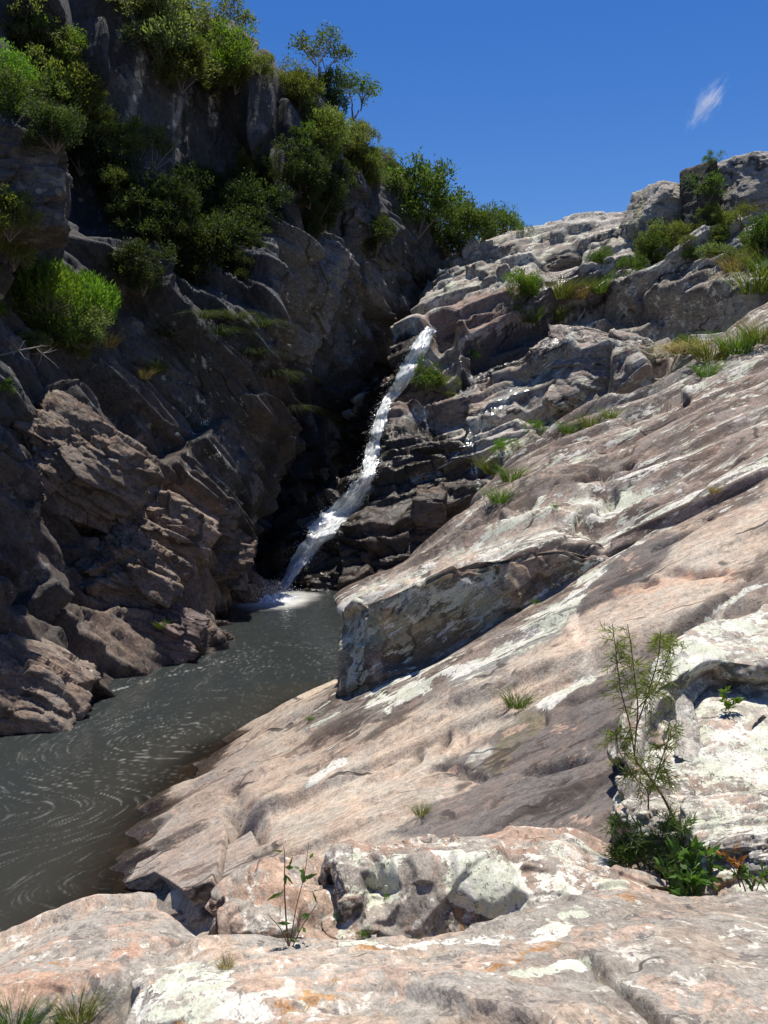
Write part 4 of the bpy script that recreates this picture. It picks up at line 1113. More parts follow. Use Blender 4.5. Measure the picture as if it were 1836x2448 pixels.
# ------------------------------------------------------------------ pool
def make_pool():
    m, nt, out = nodes_of('pool_water')
    g = NT(nt)
    pos = g.n('ShaderNodeNewGeometry').outputs['Position']
    dep = g.n('ShaderNodeAttribute', attribute_name='dep').outputs['Fac']
    foam = g.n('ShaderNodeAttribute', attribute_name='foam').outputs['Fac']
    body = g.mix(g.ramp(dep, 0.1, 1.6), (0.036, 0.034, 0.028), (0.029, 0.034, 0.033))
    fcol = g.mix(foam, body, (0.55, 0.55, 0.51))
    r1 = g.noise(g.scale(pos, (1, 0.8, 1)), 1.6, 4, 0.55, 0.6)
    r2 = g.noise(g.scale(pos, (1, 0.7, 1)), 9.0, 3, 0.6, 0.4)
    far = g.ramp(g.n('ShaderNodeSeparateXYZ', {0: pos}).outputs[1], 17.0, 26.0)
    hgt = g.math('ADD', g.math('MULTIPLY', r1, 0.06), g.math('MULTIPLY', r2, g.math('ADD', 0.008, g.math('MULTIPLY', far, 0.05))))
    bp = g.n('ShaderNodeBump', {'Strength': 1.0, 'Distance': 0.55, 'Height': hgt})
    dif = g.n('ShaderNodeBsdfDiffuse', {'Color': fcol, 'Normal': bp.outputs[0]})
    tr = g.n('ShaderNodeBsdfTransparent', {'Color': (0.42, 0.36, 0.28, 1)})
    clear = g.math('MULTIPLY', g.ramp(dep, 0.0, 0.5, 0.8, 0.0), g.math('SUBTRACT', 1.0, foam))
    ms = g.n('ShaderNodeMixShader', {0: clear, 1: dif.outputs[0], 2: tr.outputs[0]})
    gl = g.n('ShaderNodeBsdfGlossy', {'Color': (1, 1, 1, 1), 'Roughness': 0.07, 'Normal': bp.outputs[0]})
    fr = g.n('ShaderNodeFresnel', {'IOR': 1.33, 'Normal': bp.outputs[0]})
    fac = g.math('MULTIPLY', fr.outputs[0], g.math('SUBTRACT', 1.0, g.math('MULTIPLY', foam, 0.8)))
    ms2 = g.n('ShaderNodeMixShader', {0: fac, 1: ms.outputs[0], 2: gl.outputs[0]})
    nt.links.new(ms2.outputs[0], out.inputs[0])
    vs = np.concatenate([np.linspace(1385, 2330, 350), np.array([2450, 2700, 3200])]); us = np.linspace(-380, 1100, 370)
    U, V = np.meshgrid(us, vs)
    P = unz(U, V, 0.0)
    x, y = P[..., 0], P[..., 1]
    # flow: a big slow eddy with smaller ones, and a drift along the left bank
    def vel(x, y):
        vx = np.full(x.shape, -0.10); vy = np.full(x.shape, -0.35)
        for (u, v, rr, w) in ((390, 1760, 2.0, 2.2), (215, 1930, 1.3, -1.2), (560, 1590, 2.2, 1.3), (170, 1790, 1.0, 0.9), (330, 2010, 1.0, 0.8), (60, 2080, 1.2, 0.9)):
            c = unz(u, v, 0.0)
            dx, dy = x - c[0], y - c[1]
            r2 = (dx * dx + dy * dy) / (rr * rr)
            k = w * np.exp(-r2 * 0.8) / rr
            vx += -dy * k; vy += dx * k
        q = np.stack([x, y, 0 * x], -1).astype(np.float32)
        vx += 0.55 * perlin(q * 1.6, 81) + 0.45 * perlin(q * 4.5, 83); vy += 0.55 * perlin(q * 1.6, 82) + 0.45 * perlin(q * 4.5, 84)
        s = np.sqrt(vx * vx + vy * vy) + 0.05
        return vx / s, vy / s
    def src(x, y):
        p = np.stack([x, y, x * 0], -1).astype(np.float32)
        n = perlin(p * 17.0, 5) + 0.8 * perlin(p * 34.0, 6)
        return np.clip((n - 0.42) * 3.2, 0, 1)
    acc = src(x, y); wsum = 1.0
    for sg in (1, -1):
        px_, py_ = x.copy(), y.copy()
        for k in range(9):
            vx, vy = vel(px_, py_)
            st = 0.014 + 0.0010 * y
            px_ += sg * vx * st; py_ += sg * vy * st
            wk = 1 - k / 11.0
            acc = acc + wk * src(px_, py_); wsum += wk
    lic = acc / wsum
    p3 = np.stack([x, y, 0 * x], -1).astype(np.float32)
    dens = sstep(-0.25, 0.35, fbm(p3 * 0.35, 4, 15) + 0.1)
    eddy = 0
    for (u, v, rr, am) in ((390, 1770, 2.0, 1.0), (250, 1900, 1.8, 0.7), (560, 1590, 2.6, 0.45), (120, 1850, 1.6, 0.5), (150, 2080, 1.6, 0.2)):
        c = unz(u, v, 0.0)
        eddy = np.maximum(eddy, am * np.exp(-((x - c[0]) ** 2 + (y - c[1]) ** 2) / (rr * rr)))
    pa, pb = np.percentile(lic, 76), np.percentile(lic, 99.3)
    foam = np.clip((lic - pa) / (pb - pa), 0, 1) ** 1.2 * np.clip(0.20 + 1.1 * eddy, 0, 1) * (0.25 + 0.75 * dens) * 0.33
    dots = sstep(0.55, 0.62, perlin(p3 * 14.0, 25)) * sstep(13, 18, y) * 0.9
    foam = np.maximum(foam, dots * 0.5)
    fc = unz(655, 1432, 0.0)
    r = np.hypot((x - fc[0]) * 0.8, (y - fc[1]) * 0.7) + 0.5 * fbm(p3 * 1.3, 4, 26)
    foam = np.maximum(foam, (1 - sstep(0.5, 1.25, r)))
    sh = 1 - sstep(0.0, 0.10, np.abs(y - 15.6 - 1.2 * (x + 5.6)) + 9 * (x > -3.4))
    foam = np.maximum(foam, sh * 0.5 * sstep(0.0, 0.2, perlin(p3 * 8, 33)))
    dep = np.clip((slab_x0(y) - x) * slab_k(y), 0, 3)
    dep = np.where(y > 16.6, 2.0, dep) + 0.12 * fbm(p3 * 1.1, 3, 27)
    P[..., 2] += 0.02 * fbm(p3 * 1.5, 3, 28)
    o = link('pool_water', grid_mesh('pool_water', P, {'dep': dep, 'foam': np.clip(foam, 0, 1)}, flip=True), m)
    tag(o, 'dark green pool with swirling foam below the waterfall', kind='structure')


make_pool()
bed = unz(np.array([[-900, 1500], [-900, 1500]]), np.array([[1380, 1380], [3300, 3300]]), -1.8)
bm_, bnt, bout = nodes_of('river_bed')
bg = NT(bnt)
bpos = bg.n('ShaderNodeNewGeometry').outputs['Position']
bb = bg.n('ShaderNodeBsdfDiffuse', {'Color': bg.mix(bg.noise(bpos, 1.2, 6), (0.05, 0.035, 0.02), (0.12, 0.085, 0.05))})
bnt.links.new(bb.outputs[0], bout.inputs[0])
gx, gy = np.meshgrid(np.linspace(-400, 400, 21), np.linspace(-300, 700, 21))
tag(link('ground', grid_mesh('ground', np.stack([gx, gy, gx * 0 - 2.2], -1)), bm_), 'brown stony ground under the pool', kind='structure')


# ------------------------------------------------------------------ falling water
def water_material(name, dens, streak, coreamt=0.0):
    m, nt, out = nodes_of(name)
    g = NT(nt)
    fl = g.n('ShaderNodeAttribute', attribute_name='fl').outputs['Vector']
    xyz = g.n('ShaderNodeSeparateXYZ', {0: fl}).outputs
    n1 = g.noise(g.scale(fl, streak), 1.0, 6, 0.65, 0.4)
    n2 = g.noise(g.scale(fl, tuple(4 * k for k in streak)), 1.0, 4, 0.65)
    n = g.math('ADD', g.math('MULTIPLY', n1, 0.6), g.math('MULTIPLY', n2, 0.4))
    edge = g.ramp(g.math('ABSOLUTE', xyz[2]), 0.35, 1.0, 0.0, 0.30)
    core = g.math('MULTIPLY', g.math('SUBTRACT', 1.0, g.math('ABSOLUTE', xyz[2])), coreamt)
    a = g.ramp(g.math('ADD', g.math('SUBTRACT', n, edge), core), dens - 0.08, dens + 0.05)
    dif = g.n('ShaderNodeBsdfPrincipled', {'Base Color': g.mix(g.ramp(n, 0.40, 0.62), (0.80, 0.82, 0.83), (0.96, 0.96, 0.96)), 'Roughness': 0.35})
    tl = g.n('ShaderNodeBsdfTranslucent', {'Color': (0.8, 0.83, 0.85, 1)})
    w = g.n('ShaderNodeMixShader', {0: 0.15, 1: dif.outputs[0], 2: tl.outputs[0]})
    gl = g.n('ShaderNodeBsdfGlossy', {'Roughness': 0.12})
    clear = g.n('ShaderNodeMixShader', {0: 0.07, 1: g.n('ShaderNodeBsdfTransparent', {'Color': (0.85, 0.88, 0.88, 1)}).outputs[0], 2: gl.outputs[0]})
    ms = g.n('ShaderNodeMixShader', {0: a, 1: clear.outputs[0], 2: w.outputs[0]})
    nt.links.new(ms.outputs[0], out.inputs[0])
    return m


M['fall'] = water_material('white_water', 0.37, (0.8, 7.0, 1.0), 0.15)
M['fall_broken'] = water_material('broken_water', 0.50, (1.3, 6.0, 1.0))
M['trickle'] = water_material('thin_water', 0.60, (1.3, 9.0, 1.0))


def sheet(name, pts, mat, parent=None, n=150, m=22, bulge=0.22, off=0.10, rough=0.06, seed=0, bridge=0.3, smooth=6):
    """A sheet of running water following (column, row, half width) points down the rock."""
    pts = np.array(pts, float)
    p = catmull(pts, n, 0)
    t = np.gradient(p[:, :2], axis=0); t /= np.linalg.norm(t, axis=1, keepdims=True)
    nn = np.stack([-t[:, 1], t[:, 0]], 1)
    nn[:] = nn * 0.5 + np.array([-1.0, 0.0]) * 0.5 * np.sign((nn[:, 0] * -1).mean())
    w = np.linspace(-1, 1, m)
    Yd = np.full((n, m), np.nan)
    W = w[None, :]
    jit = 1 + 0.35 * perlin(np.stack([np.arange(n) * 0.16, np.zeros(n), np.full(n, seed)], -1), 3)
    U = p[:, :1] + nn[:, :1] * p[:, 2:3] * W * jit[:, None]; Vv = p[:, 1:2] + nn[:, 1:] * p[:, 2:3] * W * jit[:, None]
    # the sheet lies on the rock it runs over, bridging small hollows
    for i in range(n):
        for j in range(m):
            h = hit(U[i, j], Vv[i, j])
            Yd[i, j] = h[1] if h is not None else np.nan
    med = np.nanmedian(Yd, axis=1)
    med = np.convolve(np.pad(med, 8, 'edge'), np.ones(17) / 17, 'valid')
    Yd = np.where(np.isnan(Yd), med[:, None], Yd)
    Yd = np.minimum(Yd, med[:, None] + bridge)
    Yd = np.maximum(Yd, med[:, None] - 1.2)
    Yd = relax(Yd, smooth)
    ymin = med
    P = un(U, Vv, Yd - off)
    s = np.concatenate([[0], np.cumsum(np.linalg.norm(np.diff(P[:, m // 2], axis=0), axis=1))])
    fl = np.stack([np.broadcast_to(s[:, None], U.shape), W * p[:, 2:3] * ymin[:, None] / FPX, np.broadcast_to(W, U.shape)], -1)
    q = np.stack([fl[..., 0] * 2.2, fl[..., 1] * 9, fl[..., 0] * 0 + seed], -1)
    P[..., 1] -= bulge * (1 - W ** 2) + rough * 2.0 * fbm(q, 4, 61 + seed)
    P[..., 2] += rough * fbm(q * 1.7, 3, 62 + seed)
    me = grid_mesh(name, P, {'fl': fl})
    return link(name, me, mat, parent), P


def drops(name, P, count, spread, size, mat, parent, seed):
    """Loose flying drops round a sheet: tiny tetrahedra in one part."""
    rng = np.random.default_rng(seed)
    fl = P.reshape(-1, 3)
    c = fl[rng.integers(0, len(fl), count)] + rng.normal(0, 1, (count, 3)) * spread + np.array([0, -0.12, 0.03])
    r = size * rng.uniform(0.4, 1.3, count)
    T = np.array([[1, 1, 1], [-1, -1, 1], [-1, 1, -1], [1, -1, -1]]) * 0.7
    V = c[:, None] + T[None] * r[:, None, None]
    F = np.array([[0, 1, 2], [0, 3, 1], [0, 2, 3], [1, 3, 2]])
    L = (F[None] + (np.arange(count) * 4)[:, None, None]).reshape(-1, 3)
    o = link(name, raw_mesh(name, V.reshape(-1, 3), L, 3, None, True), mat, parent)
    o['kind'] = 'stuff'
    return o


dm_, dnt, dout = nodes_of('water_drop')
dg = NT(dnt)
dnt.links.new(dg.n('ShaderNodeBsdfPrincipled', {'Base Color': (0.85, 0.87, 0.88, 1), 'Roughness': 0.3}).outputs[0], dout.inputs[0])

fall = empty('waterfall', unz(660, 1430, 0.0))
tag(fall, 'white waterfall tumbling in steps down the dark chute into the pool', 'waterfall')
fpts = [(1034, 786, 14), (1020, 800, 20), (1003, 832, 27), (986, 868, 29), (966, 902, 27), (944, 936, 20), (924, 962, 15), (913, 990, 18), (904, 1020, 18), (896, 1052, 16),
        (888, 1090, 24), (880, 1128, 19), (868, 1156, 24), (845, 1190, 31), (803, 1233, 37), (770, 1270, 37), (737, 1310, 28), (711, 1345, 24), (691, 1380, 16), (675, 1410, 17), (660, 1428, 30)]


def move_under(o, root):
    o.parent = root
    o.matrix_parent_inverse = Matrix.Translation(-root.location)


f1, FP = sheet('falling_water', [(a, b, w * (1.0 if b < 1150 else 1.1)) for a, b, w in fpts], M['fall'], None, 230, 30, 0.14, 0.12, 0.07, 1)
move_under(f1, fall)
f2, FP2 = sheet('front_water', [(a + 2, b + 3, w * (0.95 if b < 1150 else 1.05)) for a, b, w in fpts], M['fall_broken'], None, 200, 22, 0.16, 0.2, 0.12, 2)
move_under(f2, fall)
sp = drops('spray', FP, 2400, 0.09, 0.010, dm_, None, 5); move_under(sp, fall)
# foam heap where the fall meets the pool
th = np.linspace(0, 2 * math.pi, 110); rr_ = np.linspace(0, 1, 40)
TH, RR = np.meshgrid(th, rr_)
fc_ = unz(652, 1430, 0.0)
RW = RR * (1 + 0.35 * perlin(np.stack([np.cos(TH) * 1.5, np.sin(TH) * 1.5, 0 * TH], -1), 12))
fx = fc_[0] + RW * np.cos(TH) * 0.8; fy = fc_[1] - 0.05 + RW * np.sin(TH) * 0.75
fz = 0.10 * (1 - RR ** 2) + 0.42 * (1 - RR ** 2) * fbm(np.stack([fx * 5, fy * 5, fx * 0], -1), 5, 9, 0.6) - 0.03
fo = link('splash_foam', grid_mesh('splash_foam', np.stack([fx, fy, fz], -1)), dm_)
move_under(fo, fall)
sp2 = drops('splash_drop', np.stack([fx, fy, fz + 0.08], -1), 900, 0.16, 0.011, dm_, None, 6); move_under(sp2, fall)

for nm, lab, pts_, mt, wd in (
        ('trickle', 'thin white trickle pouring over the dark rock near the skyline', [(1412, 690, 7), (1400, 715, 9), (1394, 745, 8), (1378, 772, 11), (1372, 792, 11)], 'trickle', 0.0),
        ('trickle', 'shallow stream running down the grey slab above the rounded rock', [(1372, 800, 14), (1350, 835, 20), (1315, 868, 24), (1270, 905, 26), (1215, 945, 26), (1170, 990, 22)], 'trickle', 0.0),
        ('trickle', 'narrow broken trickle falling beside the green plants', [(1140, 1010, 8), (1128, 1045, 12), (1122, 1075, 16), (1132, 1110, 18), (1140, 1150, 14), (1150, 1185, 10), (1162, 1215, 7)], 'trickle', 0.0),
        ('trickle', 'glistening water film spreading over the mid wet slabs', [(1120, 1075, 14), (1080, 1100, 22), (1030, 1130, 26), (980, 1150, 22)], 'trickle', 0.0)):
    r_, P_ = sheet(nm, pts_, M[mt], None, 90, 16, wd, 0.03, 0.01, len(C.objects) % 17, 0.15, 1)
    tag(r_, lab, 'water trickle')
# ------------------------------------------------------------------ plants
def leaf_material(name, col, var=0.25, trans=0.5, gloss=0.45):
    m, nt, out = nodes_of(name)
    g = NT(nt)
    lr = g.n('ShaderNodeAttribute', attribute_name='lr').outputs['Fac']
    rnd = g.n('ShaderNodeObjectInfo').outputs['Random']
    c = g.mix(lr, tuple(x * (1 - var) for x in col), tuple(min(1, x * (1 + var)) for x in col))
    c = g.mix(g.math('MULTIPLY', g.ramp(lr, 0.86, 0.93), 0.5), c, (col[0] * 1.7, col[1] * 1.15, col[2] * 0.8))
    hs = g.n('ShaderNodeHueSaturation', {'Hue': g.ramp(rnd, 0, 1, 0.485, 0.513), 'Saturation': 1.0, 'Value': g.ramp(rnd, 0, 1, 0.85, 1.18), 'Color': c}).outputs[0]
    p = g.n('ShaderNodeBsdfPrincipled', {'Base Color': hs, 'Roughness': gloss + 0.1, 'Specular IOR Level': 0.25})
    t = g.n('ShaderNodeBsdfTranslucent', {'Color': g.mix(1.0, hs, (1.35, 1.5, 0.6), 'MULTIPLY')})
    ms = g.n('ShaderNodeMixShader', {0: trans, 1: p.outputs[0], 2: t.outputs[0]})
    nt.links.new(ms.outputs[0], out.inputs[0])
    return m


def bark_material(name, col):
    m, nt, out = nodes_of(name)
    g = NT(nt)
    tc = g.n('ShaderNodeTexCoord').outputs['Object']
    n = g.noise(g.scale(tc, (20, 20, 5)), 1.0, 5)
    c = g.mix(n, tuple(x * 0.5 for x in col), tuple(x * 1.4 for x in col))
    p = g.n('ShaderNodeBsdfPrincipled', {'Base Color': c, 'Roughness': 0.9})
    nt.links.new(p.outputs[0], out.inputs[0])
    return m


LEAF = {
    'olive': leaf_material('olive_leaf', (0.125, 0.145, 0.040)),
    'grey': leaf_material('grey_green_leaf', (0.135, 0.160, 0.072)),
    'bright': leaf_material('bright_green_leaf', (0.115, 0.195, 0.030)),
    'dark': leaf_material('dark_and_shaded_leaf', (0.040, 0.056, 0.020)),  # dark foliage; also carries painted shade in the thicket and cleft
    'green': leaf_material('green_leaf', (0.075, 0.115, 0.030)),
    'gloss': leaf_material('glossy_leaf', (0.075, 0.150, 0.032), 0.35, 0.35, 0.25),
    'grass': leaf_material('grass_blade', (0.125, 0.150, 0.035), 0.4, 0.4, 0.5),
    'lush': leaf_material('lush_blade', (0.085, 0.145, 0.022), 0.4, 0.4, 0.5),
    'dry': leaf_material('dry_blade', (0.25, 0.19, 0.085), 0.4, 0.3, 0.6),
    'red': leaf_material('reddish_leaf', (0.24, 0.085, 0.025), 0.5, 0.35, 0.4),
}
BARK = bark_material('bark', (0.16, 0.125, 0.095))
PALEBARK = bark_material('pale_bark', (0.30, 0.27, 0.23))
REDBARK = bark_material('red_bark', (0.17, 0.085, 0.05))
UPV = np.array([0, 0, 1.0])


def leaves_mesh(name, base, axis, side, length, width, rng, fold=0.25):
    """Leaf blades: base point, pointing axis and sideways direction, two folded halves each."""
    n = len(base)
    nrm = np.cross(axis, side)
    L = np.asarray(length).reshape(-1, 1) * np.ones((n, 1)); W = np.asarray(width).reshape(-1, 1) * np.ones((n, 1))
    tip = base + axis * L
    mid = base + axis * L * 0.45 - nrm * W * fold
    a = mid + side * W * 0.5 + nrm * W * fold
    b = mid - side * W * 0.5 + nrm * W * fold
    V = np.stack([base, a, tip, b], 1)
    i = (np.arange(n) * 4)[:, None]
    F = np.concatenate([i + np.array([0, 1, 2]), i + np.array([0, 2, 3])], 1).reshape(-1, 3)
    lr = np.repeat(rng.uniform(0, 1, n), 4)
    return raw_mesh(name, V.reshape(-1, 3), F, 3, {'lr': lr}, False)


def unit(v):
    return v / (np.linalg.norm(v, axis=-1, keepdims=True) + 1e-9)


def tubes_mesh(name, segs, sides=5):
    """Tapered branches: list of (points, radius at start, radius at end)."""
    Vs, Fs, off = [], [], 0
    for pts, r0, r1 in segs:
        pts = np.asarray(pts, float); n = len(pts)
        t = unit(np.gradient(pts, axis=0))
        ref = np.array([0.31, 0.17, 0.93]) if abs(t[0].dot([0.31, 0.17, 0.93])) < 0.9 else np.array([1.0, 0, 0])
        x = unit(np.cross(t, ref)); y = np.cross(t, x)
        r = np.linspace(r0, r1, n)[:, None, None]
        an = np.linspace(0, 2 * math.pi, sides, endpoint=False)
        ring = pts[:, None] + r * (np.cos(an)[None, :, None] * x[:, None] + np.sin(an)[None, :, None] * y[:, None])
        i = np.arange(n * sides).reshape(n, sides) + off
        q = np.stack([i[:-1], np.roll(i[:-1], -1, 1), np.roll(i[1:], -1, 1), i[1:]], -1).reshape(-1, 4)
        Vs.append(ring.reshape(-1, 3)); Fs.append(q); off += n * sides
    return raw_mesh(name, np.concatenate(Vs), np.concatenate(Fs), 4, None, True)


def limb(a, b, rng, wob=0.08, n=6):
    a = np.asarray(a, float); b = np.asarray(b, float)
    t = np.linspace(0, 1, n)[:, None]
    p = a + (b - a) * t
    w = rng.normal(0, 1, (n, 3)) * wob * np.linalg.norm(b - a)
    w[0] = 0
    return p + np.cumsum(w, 0) * 0.4 * t


def crown_parts(kind, seed):
    """Crown and branch meshes of a plant about 2 units wide, standing on the origin."""
    rng = np.random.default_rng(seed)
    segs = []
    if kind in ('round', 'dense', 'loose'):
        nl = {'round': 9, 'dense': 12, 'loose': 9}[kind]
        lobes = []
        for k in range(nl):
            a = rng.uniform(0, 2 * math.pi); r = rng.uniform(0.15, 0.72); z = rng.uniform(0.18, 1.30) - 0.25 * r
            lobes.append((np.array([r * math.cos(a), r * math.sin(a), z]), rng.uniform(0.26, 0.46)))
            if k % 2 == 0: segs.append((limb((0, 0, -0.1), lobes[-1][0], rng), 0.026, 0.006))
        ncl = {'round': 210, 'dense': 320, 'loose': 120}[kind]
        cl = []
        for k in range(ncl):
            c, r = lobes[rng.integers(nl)]
            d = unit(rng.normal(0, 1, 3)); d[2] = abs(d[2]) * 0.9 - 0.25 if rng.random() < 0.75 else d[2]
            cl.append(c + unit(d) * r * rng.uniform(0.55, 1.12))
        cl = np.array(cl)
        per = {'round': 22, 'dense': 21, 'loose': 20}[kind]
        base = np.repeat(cl, per, 0) + rng.normal(0, 0.065, (ncl * per, 3))
        out = unit(base - np.array([0, 0, 0.5]))
        ax = unit(out * 0.5 + rng.normal(0, 0.6, base.shape) + UPV * 0.35)
        side = unit(np.cross(ax, rng.normal(0, 1, base.shape)))
        return leaves_mesh('crown', base, ax, side, rng.uniform(0.055, 0.115, len(base)), rng.uniform(0.024, 0.046, len(base)), rng), tubes_mesh('stem', segs)
    if kind == 'upright':
        bs, axs, ln, wd = [], [], [], []
        for k in range(330):
            a = rng.uniform(0, 2 * math.pi); r = math.sqrt(rng.uniform(0, 1))
            top = np.array([r * math.cos(a), r * math.sin(a), 0.55 + 0.75 * (1 - r * r) ** 0.7 + rng.uniform(-0.12, 0.12)])
            root = top * np.array([0.75, 0.75, 0]) + np.array([0, 0, top[2] - 0.55])
            d = unit(top - root + rng.normal(0, 0.08, 3))
            if k % 6 == 0: segs.append((limb((0, 0, -0.1), root + (0, 0, .1), rng), 0.03, 0.008))
            for j in range(13):
                f = j / 12
                bs.append(root + (top - root) * f)
                an = j * 2.4 + k
                o = np.array([math.cos(an), math.sin(an), 0.0])
                axs.append(unit(o * (0.75 - 0.4 * f) + d * 0.9)); ln.append(rng.uniform(0.10, 0.17)); wd.append(0.034)
        bs = np.array(bs); axs = np.array(axs)
        side = unit(np.cross(axs, rng.normal(0, 1, bs.shape)))
        return leaves_mesh('crown', bs, axs, side, np.array(ln), np.array(wd), rng), tubes_mesh('stem', segs)
    if kind == 'tree':
        tips = []
        def grow(p, d, L, r, depth):
            q = p + d * L
            segs.append((limb(p, q, rng, 0.07, 5), r, r * 0.62))
            if depth == 0:
                tips.append(q); return
            for k in range(rng.integers(2, 4)):
                nd = unit(d + rng.normal(0, 0.42, 3) + np.array([0, 0, 0.12]))
                grow(q, nd, L * rng.uniform(0.66, 0.86), r * 0.62, depth - 1)
        grow(np.array([0, 0, -0.1]), unit(np.array([0.1, 0, 1])), 0.55, 0.045, 5)
        tips = np.array(tips)
        tips = tips[rng.random(len(tips)) < 0.8]
        per = 16
        base = np.repeat(tips, per, 0) + rng.normal(0, 0.09, (len(tips) * per, 3))
        ax = unit(rng.normal(0, 0.7, base.shape) + UPV * 0.2)
        side = unit(np.cross(ax, rng.normal(0, 1, base.shape)))
        return leaves_mesh('crown', base, ax, side, rng.uniform(0.06, 0.11, len(base)), rng.uniform(0.03, 0.045, len(base)), rng), tubes_mesh('stem', segs)


def grass_mesh(seed, n=110, spread=0.25, lean=0.5, width=0.022, droop=0.5, seg=4):
    rng = np.random.default_rng(seed)
    a = rng.uniform(0, 2 * math.pi, n); r = spread * np.sqrt(rng.uniform(0, 1, n))
    root = np.stack([r * np.cos(a), r * np.sin(a), np.zeros(n) - 0.03], 1)
    d = unit(np.stack([np.cos(a) * lean * rng.uniform(0.2, 1, n), np.sin(a) * lean * rng.uniform(0.2, 1, n), np.ones(n)], 1) + rng.normal(0, 0.12, (n, 3)))
    L = rng.uniform(0.45, 1.0, n)
    t = np.linspace(0, 1, seg + 1)
    side = unit(np.cross(d, UPV + rng.normal(0, 0.3, (n, 3))))
    fall_ = unit(d * np.array([1, 1, 0]) + 1e-4)
    c = root[:, None] + d[:, None] * (L[:, None] * t)[..., None] + (fall_[:, None] * 0.5 - UPV * 0.55) * (droop * L[:, None] * t ** 2.2)[..., None]
    w = (width * (1 - t ** 1.6) + 0.0015)[None, :, None] * 0.5
    V = np.stack([c - side[:, None] * w, c + side[:, None] * w], 2)
    i = np.arange(n * (seg + 1) * 2).reshape(n, seg + 1, 2)
    q = np.stack([i[:, :-1, 0], i[:, :-1, 1], i[:, 1:, 1], i[:, 1:, 0]], -1).reshape(-1, 4)
    lr = np.repeat(rng.uniform(0, 1, n), (seg + 1) * 2)
    return raw_mesh('blades', V.reshape(-1, 3), q, 4, {'lr': lr}, False)


CROWNS = {}
for kd, nv in (('round', 4), ('dense', 3), ('loose', 3), ('upright', 2), ('tree', 3)):
    CROWNS[kd] = [crown_parts(kd, 900 + 17 * k + len(kd)) for k in range(nv)]
SIZES = {}
for _v in CROWNS.values():
    for _cm, _sm in _v:
        _c = np.empty(len(_cm.vertices) * 3, np.float32); _cm.vertices.foreach_get('co', _c); _c = _c.reshape(-1, 3)
        SIZES[_cm.name] = (float(np.percentile(np.hypot(_c[:, 0], _c[:, 1]), 96)), float(np.percentile(_c[:, 2], 98)))
GRASS = [grass_mesh(700 + k, 210, 0.30, 0.6, 0.013, 0.6) for k in range(3)]
HANG = [grass_mesh(720 + k, 220, 0.30, 0.9, 0.013, 1.7) for k in range(2)]
_var = {}


def variant(me, mat):
    k = (me.name, mat.name)
    if k not in _var:
        c = me.copy(); c.materials.clear(); c.materials.append(mat); _var[k] = c
    return _var[k]


prng = random.Random(4)


def plant(name, kind, leaf, u, v, r, label, cat, group=None, back=None, squash=1.0, bark=None, grow=1.12):
    """A plant whose crown fills radius r pixels about (u, v), rooted on the rock below and behind it."""
    h = hit(u, v)
    cm, sm = CROWNS[kind][prng.randrange(len(CROWNS[kind]))]
    if h is None:
        # against the sky: stand it on the first rock below
        for dv in range(4, 460, 4):
            h = hit(u, v + dv)
            if h is not None: break
        else:
            return None
        Y = h[1] + 0.4
        base = un(u, v + dv + 6, Y)
        zm = SIZES[cm.name][1]
        sz = (dv + 6 + r) / FPX * Y / zm
        s = r / FPX * Y / SIZES[cm.name][0]
        sz = max(sz, s * 0.7)
    else:
        r = r * grow
        Y = h[1] - (0.35 * r / FPX * h[1] if back is None else back)
        s = r / FPX * Y / SIZES[cm.name][0]
        sz = s * squash
        base = un(u, v, Y) - np.array([0, 0, sz * SIZES[cm.name][1] * 0.52])
    e = empty(name, base, prng.uniform(0, 6.28))
    e.scale = (s, s, sz)
    a = link('crown', variant(cm, LEAF[leaf]), None, e)
    b = link('stem' if kind != 'tree' else 'trunk', variant(sm, bark or BARK), None, e)
    tag(e, label, cat, group)
    return e


def tuft(u, v, hpx, leaf, label, cat='grass tuft', group=None, meshes=None, lean=0.0, name='grass_tuft', wide=1.0):
    h = hit(u, v, 0.02)
    if h is None: return None
    s = hpx / FPX * h[1]
    ms = meshes or GRASS
    e = link(name, variant(ms[prng.randrange(len(ms))], LEAF[leaf]))
    e.location = h; e.scale = (s * wide, s * wide, s); e.rotation_euler = (0, lean, prng.uniform(0, 6.28))
    tag(e, label, cat, group)
    return e


TOPG = 'shrubs and small trees along the cliff top'
plant('shrub', 'dense', 'grey', 375, 60, 88, 'large grey green shrub on the cliff top nearest the upper left corner', 'shrub', TOPG)
plant('shrub', 'dense', 'olive', 432, 140, 74, 'olive shrub hanging over the cliff edge beside the pale arete', 'shrub', TOPG)
plant('shrub', 'round', 'grey', 330, -10, 80, 'pale shrub cut by the top edge above the first cliff face', 'shrub', TOPG)
plant('shrub', 'loose', 'dark', 452, 22, 44, 'small dark leaved shrub standing out against the sky at the top', 'shrub', TOPG)
plant('shrub', 'tree', 'olive', 535, 70, 78, 'thin yellowish small tree behind the bright green cliff top bush', 'tree', TOPG)
plant('shrub', 'dense', 'bright', 545, 130, 68, 'bright green leafy bush on the cliff top against the sky', 'shrub', TOPG)
plant('shrub', 'round', 'green', 500, 165, 50, 'shaded green shrub below the bright cliff top bush', 'shrub', TOPG)
plant('shrub', 'round', 'olive', 625, 165, 36, 'low olive bush on the cliff rim right of the bright bush', 'shrub', TOPG)
plant('shrub', 'round', 'grey', 668, 205, 34, 'dry looking low bush on the rim left of the bare crowned tree', 'shrub', TOPG)
plant('shrub', 'loose', 'olive', 715, 215, 46, 'loose scrub at the foot of the bare crowned tree', 'shrub', TOPG)
plant('tree', 'tree', 'green', 765, 175, 92, 'open crowned small tree with visible branches against the sky', 'tree', TOPG, bark=PALEBARK)
plant('tree', 'tree', 'green', 840, 260, 82, 'leafy small tree right of the open crowned tree on the rim', 'tree', TOPG)
